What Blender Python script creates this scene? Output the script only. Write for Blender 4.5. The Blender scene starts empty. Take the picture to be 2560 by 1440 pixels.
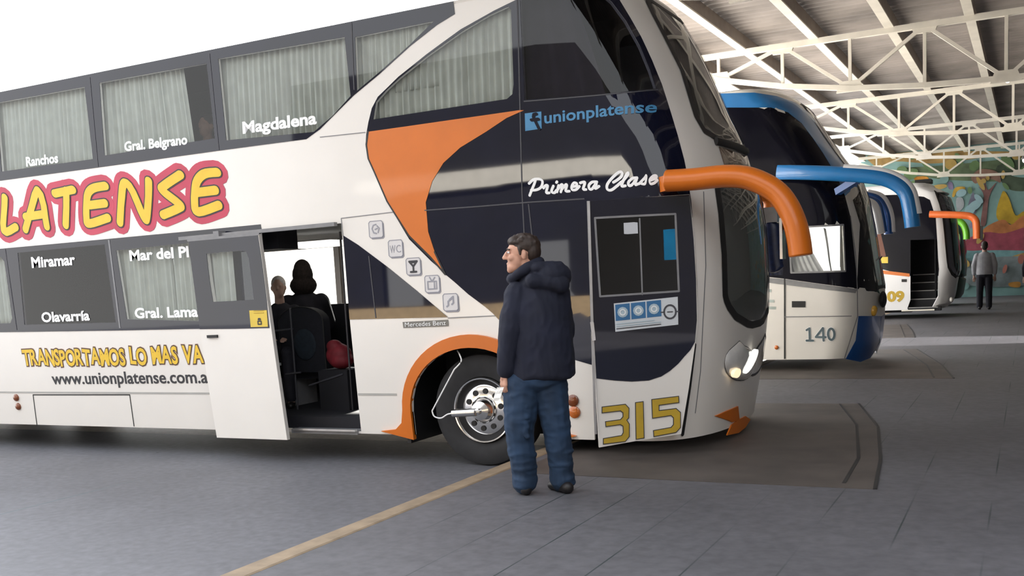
import bpy, bmesh, math, random
from mathutils import Vector, Matrix
from mathutils.geometry import delaunay_2d_cdt
random.seed(7)
PI = math.pi
scn = bpy.context.scene
COL = scn.collection
# ------------------------------------------------------------------ camera
EYE = Vector((0, 0, 1.65))
F_PX, CY, ROLL, PITCH, YAW = 2526.3, 1009.2, -0.051354, 0.119388, -0.476368
_f = Vector((math.sin(YAW)*math.cos(PITCH), math.cos(YAW)*math.cos(PITCH), -math.sin(PITCH)))
_r = Vector((math.cos(YAW), -math.sin(YAW), 0)); _u = _r.cross(_f)
R2 = _r*math.cos(ROLL) + _u*math.sin(ROLL); U2 = _u*math.cos(ROLL) - _r*math.sin(ROLL)
cam = bpy.data.cameras.new('camera'); camo = bpy.data.objects.new('camera', cam); COL.objects.link(camo)
cam.sensor_width = 36.0; cam.lens = F_PX/2560*36.0; cam.shift_y = (CY-720)/2560
cam.clip_start = 0.05; cam.clip_end = 400
camo.matrix_world = Matrix(((R2.x, U2.x, -_f.x, EYE.x), (R2.y, U2.y, -_f.y, EYE.y), (R2.z, U2.z, -_f.z, EYE.z), (0, 0, 0, 1)))
scn.camera = camo
# ------------------------------------------------------------------ sky, sun, exposure
w = bpy.data.worlds.new('sky'); scn.world = w; w.use_nodes = True
nt = w.node_tree; bg = nt.nodes['Background']
tc = nt.nodes.new('ShaderNodeTexCoord'); sep = nt.nodes.new('ShaderNodeSeparateXYZ'); rmp = nt.nodes.new('ShaderNodeValToRGB')
nt.links.new(tc.outputs['Generated'], sep.inputs[0]); nt.links.new(sep.outputs['Z'], rmp.inputs[0]); nt.links.new(rmp.outputs[0], bg.inputs[0])
rmp.color_ramp.elements[0].color = (1.0, .985, .96, 1); rmp.color_ramp.elements[0].position = 0.0
rmp.color_ramp.elements[1].color = (.86, .92, 1.0, 1); rmp.color_ramp.elements[1].position = 0.9
bg.inputs[1].default_value = 3.0
# hazy bright sky behind the row of coaches, over towards the back left
glow = nt.nodes.new('ShaderNodeVectorMath'); glow.operation = 'DOT_PRODUCT'; glow.inputs[1].default_value = Vector((-.62, .75, .22)).normalized()
nrmv = nt.nodes.new('ShaderNodeVectorMath'); nrmv.operation = 'NORMALIZE'; nt.links.new(tc.outputs['Generated'], nrmv.inputs[0]); nt.links.new(nrmv.outputs[0], glow.inputs[0])
g1 = nt.nodes.new('ShaderNodeMath'); g1.operation = 'MAXIMUM'; g1.inputs[1].default_value = 0; nt.links.new(glow.outputs['Value'], g1.inputs[0])
g2 = nt.nodes.new('ShaderNodeMath'); g2.operation = 'POWER'; g2.inputs[1].default_value = 3.0; nt.links.new(g1.outputs[0], g2.inputs[0])
g3 = nt.nodes.new('ShaderNodeMath'); g3.operation = 'MULTIPLY_ADD'; g3.inputs[1].default_value = 7.0; g3.inputs[2].default_value = 2.5; nt.links.new(g2.outputs[0], g3.inputs[0]); nt.links.new(g3.outputs[0], bg.inputs[1])
sun = bpy.data.lights.new('sun', 'SUN'); suno = bpy.data.objects.new('sun', sun); COL.objects.link(suno)
sun.energy = 32.0; sun.angle = math.radians(3); sun.color = (1, .95, .86)
suno.rotation_euler = Vector((.3, -1.19, -1.0)).to_track_quat('-Z', 'Y').to_euler(); suno.location = (-20, 60, 25)
vs = scn.view_settings
vs.view_transform = 'Standard'; vs.look = 'None'; vs.gamma = 1.0; vs.exposure = 0.0; vs.use_curve_mapping = False
# ------------------------------------------------------------------ materials
MATS = {}
def mat(name, col, rough=.5, metal=0.0, var=.06, scale=6.0, bump=0.0, bscale=None, spec=.5, coat=0.0, emit=0.0, ecol=None):
    if name in MATS: return MATS[name]
    m = bpy.data.materials.new(name); m.use_nodes = True; MATS[name] = m
    t = m.node_tree; p = t.nodes['Principled BSDF']
    n = t.nodes.new('ShaderNodeTexNoise'); n.inputs['Scale'].default_value = scale; n.inputs['Detail'].default_value = 4
    tc = t.nodes.new('ShaderNodeTexCoord'); t.links.new(tc.outputs['Object'], n.inputs['Vector'])
    r = t.nodes.new('ShaderNodeValToRGB'); t.links.new(n.outputs['Fac'], r.inputs[0])
    r.color_ramp.elements[0].position = .3; r.color_ramp.elements[1].position = .7
    r.color_ramp.elements[0].color = (*[c*(1-var) for c in col], 1); r.color_ramp.elements[1].color = (*[min(1, c*(1+var)) for c in col], 1)
    t.links.new(r.outputs[0], p.inputs['Base Color'])
    p.inputs['Roughness'].default_value = rough; p.inputs['Metallic'].default_value = metal
    p.inputs['Specular IOR Level'].default_value = spec; p.inputs['Coat Weight'].default_value = coat; p.inputs['Coat Roughness'].default_value = .05
    if emit:
        p.inputs['Emission Color'].default_value = (*(ecol or col), 1); p.inputs['Emission Strength'].default_value = emit
    if bump:
        b = t.nodes.new('ShaderNodeBump'); b.inputs['Strength'].default_value = bump
        n2 = t.nodes.new('ShaderNodeTexNoise'); n2.inputs['Scale'].default_value = bscale or scale*3; n2.inputs['Detail'].default_value = 6
        t.links.new(tc.outputs['Object'], n2.inputs['Vector']); t.links.new(n2.outputs['Fac'], b.inputs['Height']); t.links.new(b.outputs[0], p.inputs['Normal'])
    return m
def glass(name, tint, rough=.01, ior=1.5):
    if name in MATS: return MATS[name]
    m = bpy.data.materials.new(name); m.use_nodes = True; MATS[name] = m
    t = m.node_tree; t.nodes.remove(t.nodes['Principled BSDF']); out = t.nodes['Material Output']
    tr = t.nodes.new('ShaderNodeBsdfTransparent'); tr.inputs[0].default_value = (*tint, 1)
    gl = t.nodes.new('ShaderNodeBsdfGlossy'); gl.inputs['Roughness'].default_value = rough
    fr = t.nodes.new('ShaderNodeFresnel'); fr.inputs[0].default_value = ior
    mx = t.nodes.new('ShaderNodeMixShader')
    ge = t.nodes.new('ShaderNodeNewGeometry'); fa = t.nodes.new('ShaderNodeMath'); fa.operation = 'SUBTRACT'; fa.use_clamp = True
    t.links.new(fr.outputs[0], fa.inputs[0]); t.links.new(ge.outputs['Backfacing'], fa.inputs[1])
    t.links.new(fa.outputs[0], mx.inputs[0]); t.links.new(tr.outputs[0], mx.inputs[1]); t.links.new(gl.outputs[0], mx.inputs[2]); t.links.new(mx.outputs[0], out.inputs[0])
    return m
def cloth_curtain(name, col):
    m = mat(name, col, .9, var=.10, scale=9)
    t = m.node_tree; p = t.nodes['Principled BSDF']; out = t.nodes['Material Output']
    tl = t.nodes.new('ShaderNodeBsdfTranslucent'); tl.inputs[0].default_value = (*col, 1); mx = t.nodes.new('ShaderNodeMixShader'); mx.inputs[0].default_value = .35
    t.links.new(p.outputs[0], mx.inputs[1]); t.links.new(tl.outputs[0], mx.inputs[2]); t.links.new(mx.outputs[0], out.inputs[0])
    return m
def paving(name, col, joint, pitch, cross, var=.12):
    """concrete with saw-cut joints running along Y every `pitch` metres and across every `cross` metres"""
    m = mat(name, col, .62, var=var, scale=.9, bump=.15, bscale=60)
    t = m.node_tree; p = t.nodes['Principled BSDF']
    base = p.inputs['Base Color'].links[0].from_socket
    tc = [n for n in t.nodes if n.type == 'TEX_COORD'][0]
    fine = t.nodes.new('ShaderNodeTexNoise'); fine.inputs['Scale'].default_value = 14; fine.inputs['Detail'].default_value = 8; t.links.new(tc.outputs['Object'], fine.inputs['Vector'])
    fr = t.nodes.new('ShaderNodeMapRange'); fr.inputs[1].default_value = .3; fr.inputs[2].default_value = .7; fr.inputs[3].default_value = .82; fr.inputs[4].default_value = 1.16
    t.links.new(fine.outputs['Fac'], fr.inputs[0])
    mul = t.nodes.new('ShaderNodeMixRGB'); mul.blend_type = 'MULTIPLY'; mul.inputs[0].default_value = 1; t.links.new(base, mul.inputs[1]); t.links.new(fr.outputs[0], mul.inputs[2])
    sp = t.nodes.new('ShaderNodeSeparateXYZ'); t.links.new(tc.outputs['Object'], sp.inputs[0])
    last = mul.outputs[0]
    vo = t.nodes.new('ShaderNodeTexVoronoi'); vo.inputs['Scale'].default_value = 1.1; t.links.new(tc.outputs['Object'], vo.inputs['Vector'])
    vl = t.nodes.new('ShaderNodeMath'); vl.operation = 'LESS_THAN'; vl.inputs[1].default_value = .018; t.links.new(vo.outputs['Distance'], vl.inputs[0])
    sm = t.nodes.new('ShaderNodeMixRGB'); sm.inputs[2].default_value = (.02, .02, .022, 1); t.links.new(vl.outputs[0], sm.inputs[0]); t.links.new(last, sm.inputs[1]); last = sm.outputs[0]
    for ax, pit, wd, off in (('X', pitch, .010, .20), ('Y', cross, .008, 0.0)):
        a = t.nodes.new('ShaderNodeMath'); a.operation = 'ADD'; a.inputs[1].default_value = off + 100*pit; t.links.new(sp.outputs[ax], a.inputs[0])
        q = t.nodes.new('ShaderNodeMath'); q.operation = 'MODULO'; q.inputs[1].default_value = pit; t.links.new(a.outputs[0], q.inputs[0])
        l = t.nodes.new('ShaderNodeMath'); l.operation = 'LESS_THAN'; l.inputs[1].default_value = wd; t.links.new(q.outputs[0], l.inputs[0])
        nz = t.nodes.new('ShaderNodeTexNoise'); nz.inputs['Scale'].default_value = .6; t.links.new(tc.outputs['Object'], nz.inputs['Vector'])
        k = t.nodes.new('ShaderNodeMapRange'); k.inputs[1].default_value = .47; k.inputs[2].default_value = .62; t.links.new(nz.outputs['Fac'], k.inputs[0])
        g = t.nodes.new('ShaderNodeMath'); g.operation = 'MULTIPLY'; t.links.new(l.outputs[0], g.inputs[0]); t.links.new(k.outputs[0], g.inputs[1])
        if ax == 'Y':
            g2 = t.nodes.new('ShaderNodeMath'); g2.operation = 'MULTIPLY'; g2.inputs[1].default_value = .15; t.links.new(g.outputs[0], g2.inputs[0]); g = g2
        mx = t.nodes.new('ShaderNodeMixRGB'); mx.inputs[2].default_value = (*joint, 1); t.links.new(g.outputs[0], mx.inputs[0]); t.links.new(last, mx.inputs[1]); last = mx.outputs[0]
    t.links.new(last, p.inputs['Base Color'])
    return m
WHITE = mat('white_paint', (.80, .765, .72), .28, var=.02, scale=2, coat=.3)
WHITE2 = mat('white_coach_paint', (.74, .72, .68), .3, var=.03, scale=2, coat=.3)
WHITE3 = mat('pure_white_paint', (.80, .81, .84), .3, var=.02, scale=2, coat=.3)
ORANGE = mat('orange_paint', (.64, .155, .010), .35, var=.05, scale=3, coat=.15)
BLUE = mat('blue_paint', (.012, .17, .46), .3, var=.08, scale=3, coat=.4)
BLUE2 = mat('deep_blue_paint', (.006, .07, .28), .3, var=.06, scale=3, coat=.4)
GREEN = mat('lime_paint', (.17, .55, .03), .35, var=.06, scale=3, coat=.3)
BLACKGLASS = mat('black_glass', (.004, .005, .016), .03, var=.2, scale=2, spec=.6); FILMGLASS = mat('dark_film_glass', (.005, .005, .010), .08, var=.2, scale=2, spec=.18)
BLACK = mat('black_rubber', (.012, .012, .013), .55, var=.2, scale=8)
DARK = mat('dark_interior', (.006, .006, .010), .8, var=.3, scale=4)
GREY = mat('grey_trim', (.22, .22, .23), .4, var=.1, scale=10)
SILVER = mat('brushed_aluminium', (.55, .55, .56), .3, .9, var=.08, scale=12)
CHROME = mat('chrome', (.75, .74, .73), .14, 1.0, var=.05, scale=9)
CLEAR = glass('window_glass', (.93, .945, .95)); TINT = glass('tinted_glass', (.50, .51, .55)); PALE = glass('pale_glass', (.97, .98, .98))
JOINT = mat('dark_joint_rubber', (.05, .05, .06), .5); TINT2 = glass('smoked_glass', (.62, .64, .65))
CURT = cloth_curtain('grey_curtain', (.62, .64, .58)); CURTD = cloth_curtain('dark_curtain', (.26, .21, .26)); CURTW = cloth_curtain('white_curtain', (.8, .8, .8))
LETTER = mat('white_vinyl', (.86, .86, .86), .5, var=.02); LETTERD = mat('dark_vinyl', (.03, .03, .035), .5, var=.05)
YELLOW = mat('yellow_vinyl', (.78, .50, .03), .45, var=.06, scale=9); PINK = mat('pink_vinyl', (.50, .04, .085), .45, var=.12, scale=4)
MUSTARD = mat('mustard_vinyl', (.50, .33, .025), .45, var=.08, scale=9); TAN = mat('tan_vinyl', (.40, .16, .07), .5, var=.1)
LBLUE = mat('light_blue_vinyl', (.05, .22, .42), .45, var=.06)
AMBER = mat('amber_lens', (.55, .14, .02), .15, var=.15, scale=30, coat=.6)
AMBERD = mat('dark_amber_lens', (.20, .05, .012), .2, var=.15, scale=30, coat=.6)
STEEL = mat('cream_painted_steel', (.80, .76, .68), .5, var=.08, scale=3)
TYRE = mat('tyre_rubber', (.018, .018, .02), .75, var=.2, scale=12, bump=.2, bscale=40)
SKIN = mat('skin', (.56, .30, .21), .5, var=.10, scale=14, bump=.05); SKIN2 = mat('pale_skin', (.50, .32, .25), .55, var=.08, scale=14)
HAIR = mat('dark_brown_hair', (.030, .017, .012), .6, var=.3, scale=60, bump=.5, bscale=120)
HAIRW = mat('grey_hair', (.55, .51, .49), .6, var=.2, scale=60)
NAVY = mat('navy_cloth', (.006, .008, .022), .85, var=.25, scale=5, bump=.35, bscale=14)
DENIM = mat('blue_denim', (.013, .034, .075), .85, var=.35, scale=6, bump=.4, bscale=16)
SHOE = mat('dark_leather', (.010, .008, .009), .5, var=.2, scale=20)
SHIRT = mat('grey_shirt', (.34, .34, .36), .8, var=.08, scale=10); TROUS = mat('black_trousers', (.012, .012, .02), .8, var=.2, scale=10)
COAT = mat('dark_coat', (.012, .011, .018), .85, var=.3, scale=10, bump=.3); FUR = mat('brown_fur', (.018, .012, .010), .95, var=.4, scale=40, bump=.6)
PAPER = mat('white_paper', (.85, .85, .83), .7, var=.03)
REDC = mat('red_cloth', (.16, .006, .014), .7, var=.25, scale=12)
LAMPW = mat('lamp_or_glint', (.9, .9, .85), .4, emit=1.6, ecol=(1, .97, .88)); SEATM = mat('seat_cloth', (.005, .006, .012), .75, var=.3, scale=25)
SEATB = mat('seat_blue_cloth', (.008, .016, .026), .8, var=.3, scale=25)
# ------------------------------------------------------------------ object helpers
ORG = {}
class MB:
    def __init__(s): s.v = []; s.f = []; s.m = []
    def add(s, vs, fs, mi=0):
        b = len(s.v); s.v += [Vector(p) for p in vs]; s.f += [[b+i for i in f] for f in fs]; s.m += [mi]*len(fs); return s
    def box(s, a, b, mi=0):
        x0, y0, z0 = a; x1, y1, z1 = b
        return s.add([(x0, y0, z0), (x1, y0, z0), (x1, y1, z0), (x0, y1, z0), (x0, y0, z1), (x1, y0, z1), (x1, y1, z1), (x0, y1, z1)],
                     [(0, 3, 2, 1), (4, 5, 6, 7), (0, 1, 5, 4), (1, 2, 6, 5), (2, 3, 7, 6), (3, 0, 4, 7)], mi)
    def beam(s, p, q, a, b=None, up=(0, 0, 1), mi=0):
        p = Vector(p); q = Vector(q); b = b or a; d = (q-p).normalized(); u = Vector(up)
        if abs(d.dot(u)) > .98: u = Vector((0, 1, 0))
        x = d.cross(u).normalized(); y = x.cross(d)
        vs = [c + x*(i*a/2) + y*(j*b/2) for c in (p, q) for i, j in ((-1, -1), (1, -1), (1, 1), (-1, 1))]
        return s.add(vs, [(3, 2, 1, 0), (4, 5, 6, 7), (0, 1, 5, 4), (1, 2, 6, 5), (2, 3, 7, 6), (3, 0, 4, 7)], mi)
    def tube(s, path, ra, rb=None, n=12, side=None, mi=0, cap=True):
        path = [Vector(p) for p in path]; rings = []
        for i, p in enumerate(path):
            t = (path[min(i+1, len(path)-1)] - path[max(i-1, 0)]).normalized()
            sd = Vector(side) if side else (Vector((0, 0, 1)) if abs(t.z) < .9 else Vector((1, 0, 0)))
            nn = (sd - t*sd.dot(t)).normalized(); bb = t.cross(nn)
            a = ra[i] if isinstance(ra, (list, tuple)) else ra
            b = (rb[i] if isinstance(rb, (list, tuple)) else rb) if rb is not None else a
            rings.append([p + nn*(a*math.cos(2*PI*k/n)) + bb*(b*math.sin(2*PI*k/n)) for k in range(n)])
        return s.loft(rings, mi, cap)
    def loft(s, rings, mi=0, cap=True):
        n = len(rings[0]); vs = [p for r in rings for p in r]; fs = []
        for i in range(len(rings)-1):
            for k in range(n): fs.append((i*n+k, i*n+(k+1) % n, (i+1)*n+(k+1) % n, (i+1)*n+k))
        if cap: fs.append(tuple(range(n))[::-1]); fs.append(tuple((len(rings)-1)*n+k for k in range(n)))
        return s.add(vs, fs, mi)
    def lathe(s, c, axis, prof, n=32, mi=0):
        """prof: (offset along axis, radius)"""
        c = Vector(c); a = Vector(axis).normalized(); u = Vector((0, 0, 1)) if abs(a.z) < .9 else Vector((1, 0, 0))
        x = a.cross(u).normalized(); y = a.cross(x)
        return s.loft([[c + a*o + x*(r*math.cos(2*PI*k/n)) + y*(r*math.sin(2*PI*k/n)) for k in range(n)] for o, r in prof], mi)
    def ell(s, c, r, n=14, mi=0, rot=None):
        c = Vector(c); rings = []
        m = n//2+2
        for i in range(m+1):
            ph = -PI/2 + PI*(i+.0)/m; ph = max(-PI/2+.05, min(PI/2-.05, ph))
            ring = []
            for k in range(n):
                v = Vector((r[0]*math.cos(ph)*math.cos(2*PI*k/n), r[1]*math.cos(ph)*math.sin(2*PI*k/n), r[2]*math.sin(ph)))
                ring.append(c + (rot @ v if rot else v))
            rings.append(ring)
        return s.loft(rings, mi)
    def cap_(s, p, r0, q, r1, n=12, mi=0):
        """tapered capsule"""
        p = Vector(p); q = Vector(q); d = q-p; L = max(d.length, 1e-5); d /= L
        path = []; ra = []
        for a in (-.98, -.8, -.5, 0): path.append(p + d*(a*r0)); ra.append(r0*math.sqrt(max(0, 1-a*a)))
        for a in (0, .5, .8, .98): path.append(q + d*(a*r1)); ra.append(r1*math.sqrt(max(0, 1-a*a)))
        return s.tube(path, ra, None, n, mi=mi)
    def build(s, name, mats, parent=None, smooth=None, kind=None):
        me = bpy.data.meshes.new(name); org = ORG.get(parent, Vector((0, 0, 0))) if parent is not None else Vector((0, 0, 0))
        me.from_pydata([tuple(p-org) for p in s.v], [], s.f)
        for m in (mats if isinstance(mats, (list, tuple)) else [mats]): me.materials.append(m)
        for p, mi in zip(me.polygons, s.m): p.material_index = mi
        if smooth is not None:
            me.polygons.foreach_set('use_smooth', [True]*len(me.polygons)); me.set_sharp_from_angle(angle=math.radians(smooth))
        me.update()
        o = bpy.data.objects.new(name, me); COL.objects.link(o)
        if parent is not None: o.parent = parent; ORG[o] = org
        if kind: o['kind'] = kind
        return o
def fixn(o):
    bm = bmesh.new(); bm.from_mesh(o.data); bmesh.ops.recalc_face_normals(bm, faces=bm.faces); bm.to_mesh(o.data); bm.free(); return o
def thing(name, label, cat, loc=(0, 0, 0), group=None):
    o = bpy.data.objects.new(name, None); COL.objects.link(o); o.location = loc; o.empty_display_size = .3
    o['label'] = label; o['category'] = cat; ORG[o] = Vector(loc)
    if group: o['group'] = group
    return o
def tag(o, label, cat, group=None):
    o['label'] = label; o['category'] = cat
    if group: o['group'] = group
    return o
def solid(o, th, off=-1):
    m = o.modifiers.new('thickness', 'SOLIDIFY'); m.thickness = th; m.offset = off; return o
def blob(mb, name, m, parent, voxel, smooth=4):
    o = mb.build(name, m, parent)
    r = o.modifiers.new('r', 'REMESH'); r.mode = 'VOXEL'; r.voxel_size = voxel
    q = o.modifiers.new('s', 'SMOOTH'); q.iterations = smooth; q.factor = .5
    dg = bpy.context.evaluated_depsgraph_get(); dg.update()
    me = bpy.data.meshes.new_from_object(o.evaluated_get(dg)); o.modifiers.clear(); old = o.data; o.data = me; me.name = name
    bpy.data.meshes.remove(old)
    if not me.materials: me.materials.append(m)
    me.polygons.foreach_set('use_smooth', [True]*len(me.polygons)); me.update()
    return o
def catmull(pts, k=6, closed=False):
    P = [Vector(p) for p in pts]; out = []; n = len(P)
    for i in range(n-1 if not closed else n):
        a, b, c, d = (P[(i-1) % n] if closed else P[max(i-1, 0)]), P[i], P[(i+1) % n], (P[(i+2) % n] if closed else P[min(i+2, n-1)])
        for j in range(k):
            t = j/k; out.append(.5*((2*b)+(c-a)*t+(2*a-5*b+4*c-d)*t*t+(3*b-a-3*c+d)*t**3))
    if not closed: out.append(P[-1])
    return out
def inpoly(x, y, poly):
    c = False; n = len(poly); j = n-1
    for i in range(n):
        xi, yi = poly[i][0], poly[i][1]; xj, yj = poly[j][0], poly[j][1]
        if (yi > y) != (yj > y) and x < (xj-xi)*(y-yi)/(yj-yi)+xi: c = not c
        j = i
    return c
def tess(outer, holes, su, sv):
    """constrained triangulation of a polygon with holes; su, sv: extra grid lines"""
    loops = [outer]+holes; vs = []; es = []
    for l in loops:
        b = len(vs); vs += [Vector((p[0], p[1])) for p in l]; es += [(b+i, b+(i+1) % len(l)) for i in range(len(l))]
    for u in su:
        for v in sv:
            if inpoly(u, v, outer) and not any(inpoly(u, v, h) for h in holes): vs.append(Vector((u, v)))
    r = delaunay_2d_cdt(vs, es, [], 0, 1e-5)
    V, Fc = r[0], r[2]; out = []
    for f in Fc:
        cx = sum(V[i].x for i in f)/len(f); cy = sum(V[i].y for i in f)/len(f)
        if inpoly(cx, cy, outer) and not any(inpoly(cx, cy, h) for h in holes): out.append(list(f))
    return [(p.x, p.y) for p in V], out
def rng(a, b, st): return [a+st*i for i in range(int((b-a)/st)+2) if a+st*i < b]
class Hull:
    """coach body: plan outline with a rounded nose, tucked skirt and leaning upper deck; s = 0 where the nose starts"""
    def __init__(s, ys, half, zk, xf, L, n=2.5, tuck=.075, lean=.042, zl=2.3, zt=1.35):
        s.ys, s.half, s.zk, s.xv, s.L, s.n, s.tuck, s.lean, s.zl, s.zt = ys, half, zk, xf, L, n, tuck, lean, zl, zt; s.yc = ys+half
    def hw(s, z):
        h = s.half
        if z < s.zt: h -= s.tuck*((s.zt-z)/1.1)**1.4
        if z > s.zl: h -= s.lean*(z-s.zl)
        return h
    def xs(s, z):
        k = s.zk
        if z <= k[0]: x = s.xv[0]
        elif z >= k[-1]: x = s.xv[-1]
        else:
            i = max(j for j in range(len(k)) if k[j] <= z); i = min(i, len(k)-2); t = (z-k[i])/(k[i+1]-k[i]); x = s.xv[i]*(1-t)+s.xv[i+1]*t
        return x-s.L
    def base(s, u, z):
        x = s.xs(z); h = s.hw(z)
        if u <= 0: return Vector((x+u, s.yc-h, z))
        if u >= PI: return Vector((x-(u-PI), s.yc+h, z))
        S, C = math.sin(u), math.cos(u); r = (abs(S)**s.n+abs(C)**s.n)**(-1/s.n)
        return Vector((x+s.L*S*r, s.yc-h*C*r, z))
    def nrm(s, u, z):
        e = 1e-3; a = s.base(u+e, z)-s.base(u-e, z); b = s.base(u, z+e)-s.base(u, z-e); return a.cross(b).normalized()
    def P(s, u, z, o=0.0): return s.base(u, z)+s.nrm(u, z)*o
    def sx(s, x, z):
        """world x on the near side -> s"""
        xs = s.xs(z)
        if x <= xs: return x-xs
        t = min(.999, (x-xs)/s.L); lo, hi = 0.0, PI/2
        for _ in range(30):
            m = (lo+hi)/2
            if s.base(m, z).x < x: lo = m
            else: hi = m
        return lo
    def X(s, x, z, o=0.0): return s.P(s.sx(x, z), z, o)
def panel(name, fn, outer, m, parent, off=.004, th=.004, holes=(), gu=None, gv=None, smooth=30):
    holes = [h for h in holes]
    us = [p[0] for p in outer]; zs = [p[1] for p in outer]
    su = gu if gu is not None else (rng(max(min(us), -.02), min(max(us), PI+.02), .11) if max(us) > 0 else [])
    sv = gv if gv is not None else rng(min(zs)+.05, max(zs), .22 if max(us) <= .1 else .12)
    if gu is None: su = su+[u for u in rng(min(us)+.3, max(us), .9) if u < -.1 or u > PI+.1]
    V, Fc = tess(outer, holes, su, sv)
    mb = MB(); mb.add([fn(u, z, off) for u, z in V], Fc); bk = [fn(u, z, off-th) for u, z in V]
    mb.add(bk, [f[::-1] for f in Fc])
    ed = {}
    for f in Fc:
        for i in range(len(f)): ed[(f[i], f[(i+1) % len(f)])] = 1
    for (a, c) in ed:
        if (c, a) not in ed: mb.add([mb.v[a], bk[a], bk[c], mb.v[c]], [(0, 1, 2, 3)])
    return mb.build(name, m, parent, smooth=smooth)
def ribbon(name, fn, lines, hw, m, parent, off=.006, th=.002, k=0, closed=False, round_=True):
    """painted / taped strokes lying on a surface"""
    mb = MB(); e = 0
    for l in lines:
        pts = [Vector((p[0], p[1])) for p in l]
        if k: pts = [p.to_2d() for p in catmull([p.to_3d() for p in pts], k)]
        if closed: pts = pts+[pts[0]]
        pts = [p for i, p in enumerate(pts) if i == 0 or (p-pts[i-1]).length > 1e-5]
        vs = []; es = []; seg = []; e += 1; o_ = off+(e % 4)*.00025
        def loop(q):
            b = len(vs); vs.extend(q); es.extend((b+i, b+(i+1) % len(q)) for i in range(len(q)))
        for i in range(len(pts)-1):
            d = pts[i+1]-pts[i]; L = d.length; d = d/L; n = Vector((-d.y, d.x))*hw; seg.append((pts[i], d, L)); loop([pts[i]-n, pts[i+1]-n, pts[i+1]+n, pts[i]+n])
        disc = pts if round_ else pts[1:-1]
        for p in disc: loop([Vector((p.x+hw*math.cos(a*PI/6), p.y+hw*math.sin(a*PI/6))) for a in range(12)])
        r = delaunay_2d_cdt(vs, es, [], 0, 1e-6); V = r[0]; keep = []
        for f in r[2]:
            c = (V[f[0]]+V[f[1]]+V[f[2]])/3; ok = False
            for a, d, L in seg:
                w_ = c-a; t = w_.dot(d)
                if 0 <= t <= L and abs(w_.x*d.y-w_.y*d.x) <= hw: ok = True; break
            if not ok:
                for p in disc:
                    if (c-p).length <= hw*.985: ok = True; break
            if ok: keep.append(list(f))
        F_ = [fn(p.x, p.y, o_) for p in V]; K_ = [fn(p.x, p.y, o_-th) for p in V]; mb.add(F_, keep)
        ed = {}
        for f in keep:
            for i in range(3): ed[(f[i], f[(i+1) % 3])] = 1
        for a, c in ed:
            if (c, a) not in ed: mb.add([F_[a], K_[a], K_[c], F_[c]], [(0, 1, 2, 3)])
    return mb.build(name, m, parent)
def glyphs(txt, bold=0.0, res=3):
    cu = bpy.data.curves.new('t', 'FONT'); cu.body = txt; cu.offset = bold; cu.resolution_u = res
    ob = bpy.data.objects.new('t', cu); me = bpy.data.meshes.new_from_object(ob)
    v = [(p.co.x, p.co.y) for p in me.vertices]; f = [list(p.vertices) for p in me.polygons]
    bpy.data.objects.remove(ob); bpy.data.curves.remove(cu); bpy.data.meshes.remove(me)
    return v, f
def text(name, fn, txt, x0, z0, x1, z1, h, m, parent, bold=.02, ref='H', off=.007, th=.002, grow=0.0):
    v, f = glyphs(txt, bold+grow); vb, _ = glyphs(txt, bold); rv, _ = glyphs(ref, bold)
    a = min(p[0] for p in vb); b = max(p[0] for p in vb); s = h/max(p[1] for p in rv); k = (x1-x0)/(b-a)
    mb = MB(); mb.add([fn(x0+(x-a)*k, z0+(z1-z0)*(x-a)/(b-a)+y*s, off) for x, y in v], f)
    return solid(mb.build(name, m, parent), th)
def curtain(name, fn, u0, u1, z0, z1, m, parent, off=-.07, amp=.018, wl=.07, skew=0.0, seed=1):
    rd = random.Random(seed); nu = max(8, int((u1-u0)/.012)); nz = 8; mb = MB(); ph = 0; offs = []
    for i in range(nu+1):
        ph += 2*PI*.012/(wl*(.7+.6*rd.random())); offs.append(amp*math.sin(ph)+.3*amp*math.sin(ph*.37+seed))
    vs = []
    for j in range(nz+1):
        t = j/nz
        for i in range(nu+1):
            u = u0+(u1-u0)*i/nu + skew*(t-.5)*(i/nu); vs.append(fn(u, z0+(z1-z0)*t, off+offs[i]*(1-.35*t)))
    fs = [(j*(nu+1)+i, j*(nu+1)+i+1, (j+1)*(nu+1)+i+1, (j+1)*(nu+1)+i) for j in range(nz) for i in range(nu)]
    mb.add(vs, fs); return solid(mb.build(name, m, parent, smooth=60), .003)
# ------------------------------------------------------------------ the setting
PZ = .17; KX = -3.86; WALLX = 9.0; CEIL = 6.0
ROADM = paving('road_concrete', (.118, .117, .130), (.045, .10, .11), 3.6, 4.2)
PLATM = paving('platform_concrete', (.098, .095, .104), (.022, .033, .034), .445, 1.6)
PATCHM = mat('oil_stained_concrete', (.075, .062, .054), .6, var=.3, scale=2.2, bump=.5, bscale=24)
PATCHL = mat('worn_concrete', (.15, .128, .11), .6, var=.15, scale=4, bump=.2)
KERBM = mat('faded_yellow_kerb_paint', (.26, .19, .122), .7, var=.22, scale=7, bump=.2)
ROOFM = mat('galvanised_sheet', (.215, .19, .178), .65, .0, var=.30, scale=1.1)
PURM = mat('brown_grey_steel', (.30, .255, .22), .6, var=.1, scale=5)
b = MB(); b.box((-70, -30, -.1), (KX, 9.1, 0)); o = b.build('floor', ROADM, kind='structure')
b = MB(); b.box((-70, 9.1, -.1), (KX, 70, 0)); o = b.build('floor', paving('bounce_yard_ground', (.50, .47, .43), (.3, .28, .26), 3.6, 4.2), kind='structure')  # mostly unseen ground, coloured pale to bounce sunlight up under the roof
b = MB(); b.box((KX+.17, -30, -.1), (WALLX+9, 44, PZ)); b.build('floor', PLATM, kind='structure')
b = MB(); b.box((KX, -30, -.1), (KX+.17, 44, PZ+.005)); o = b.build('trim_1', KERBM, kind='structure')
bv = o.modifiers.new('round', 'BEVEL'); bv.width = .02; bv.segments = 2
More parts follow.
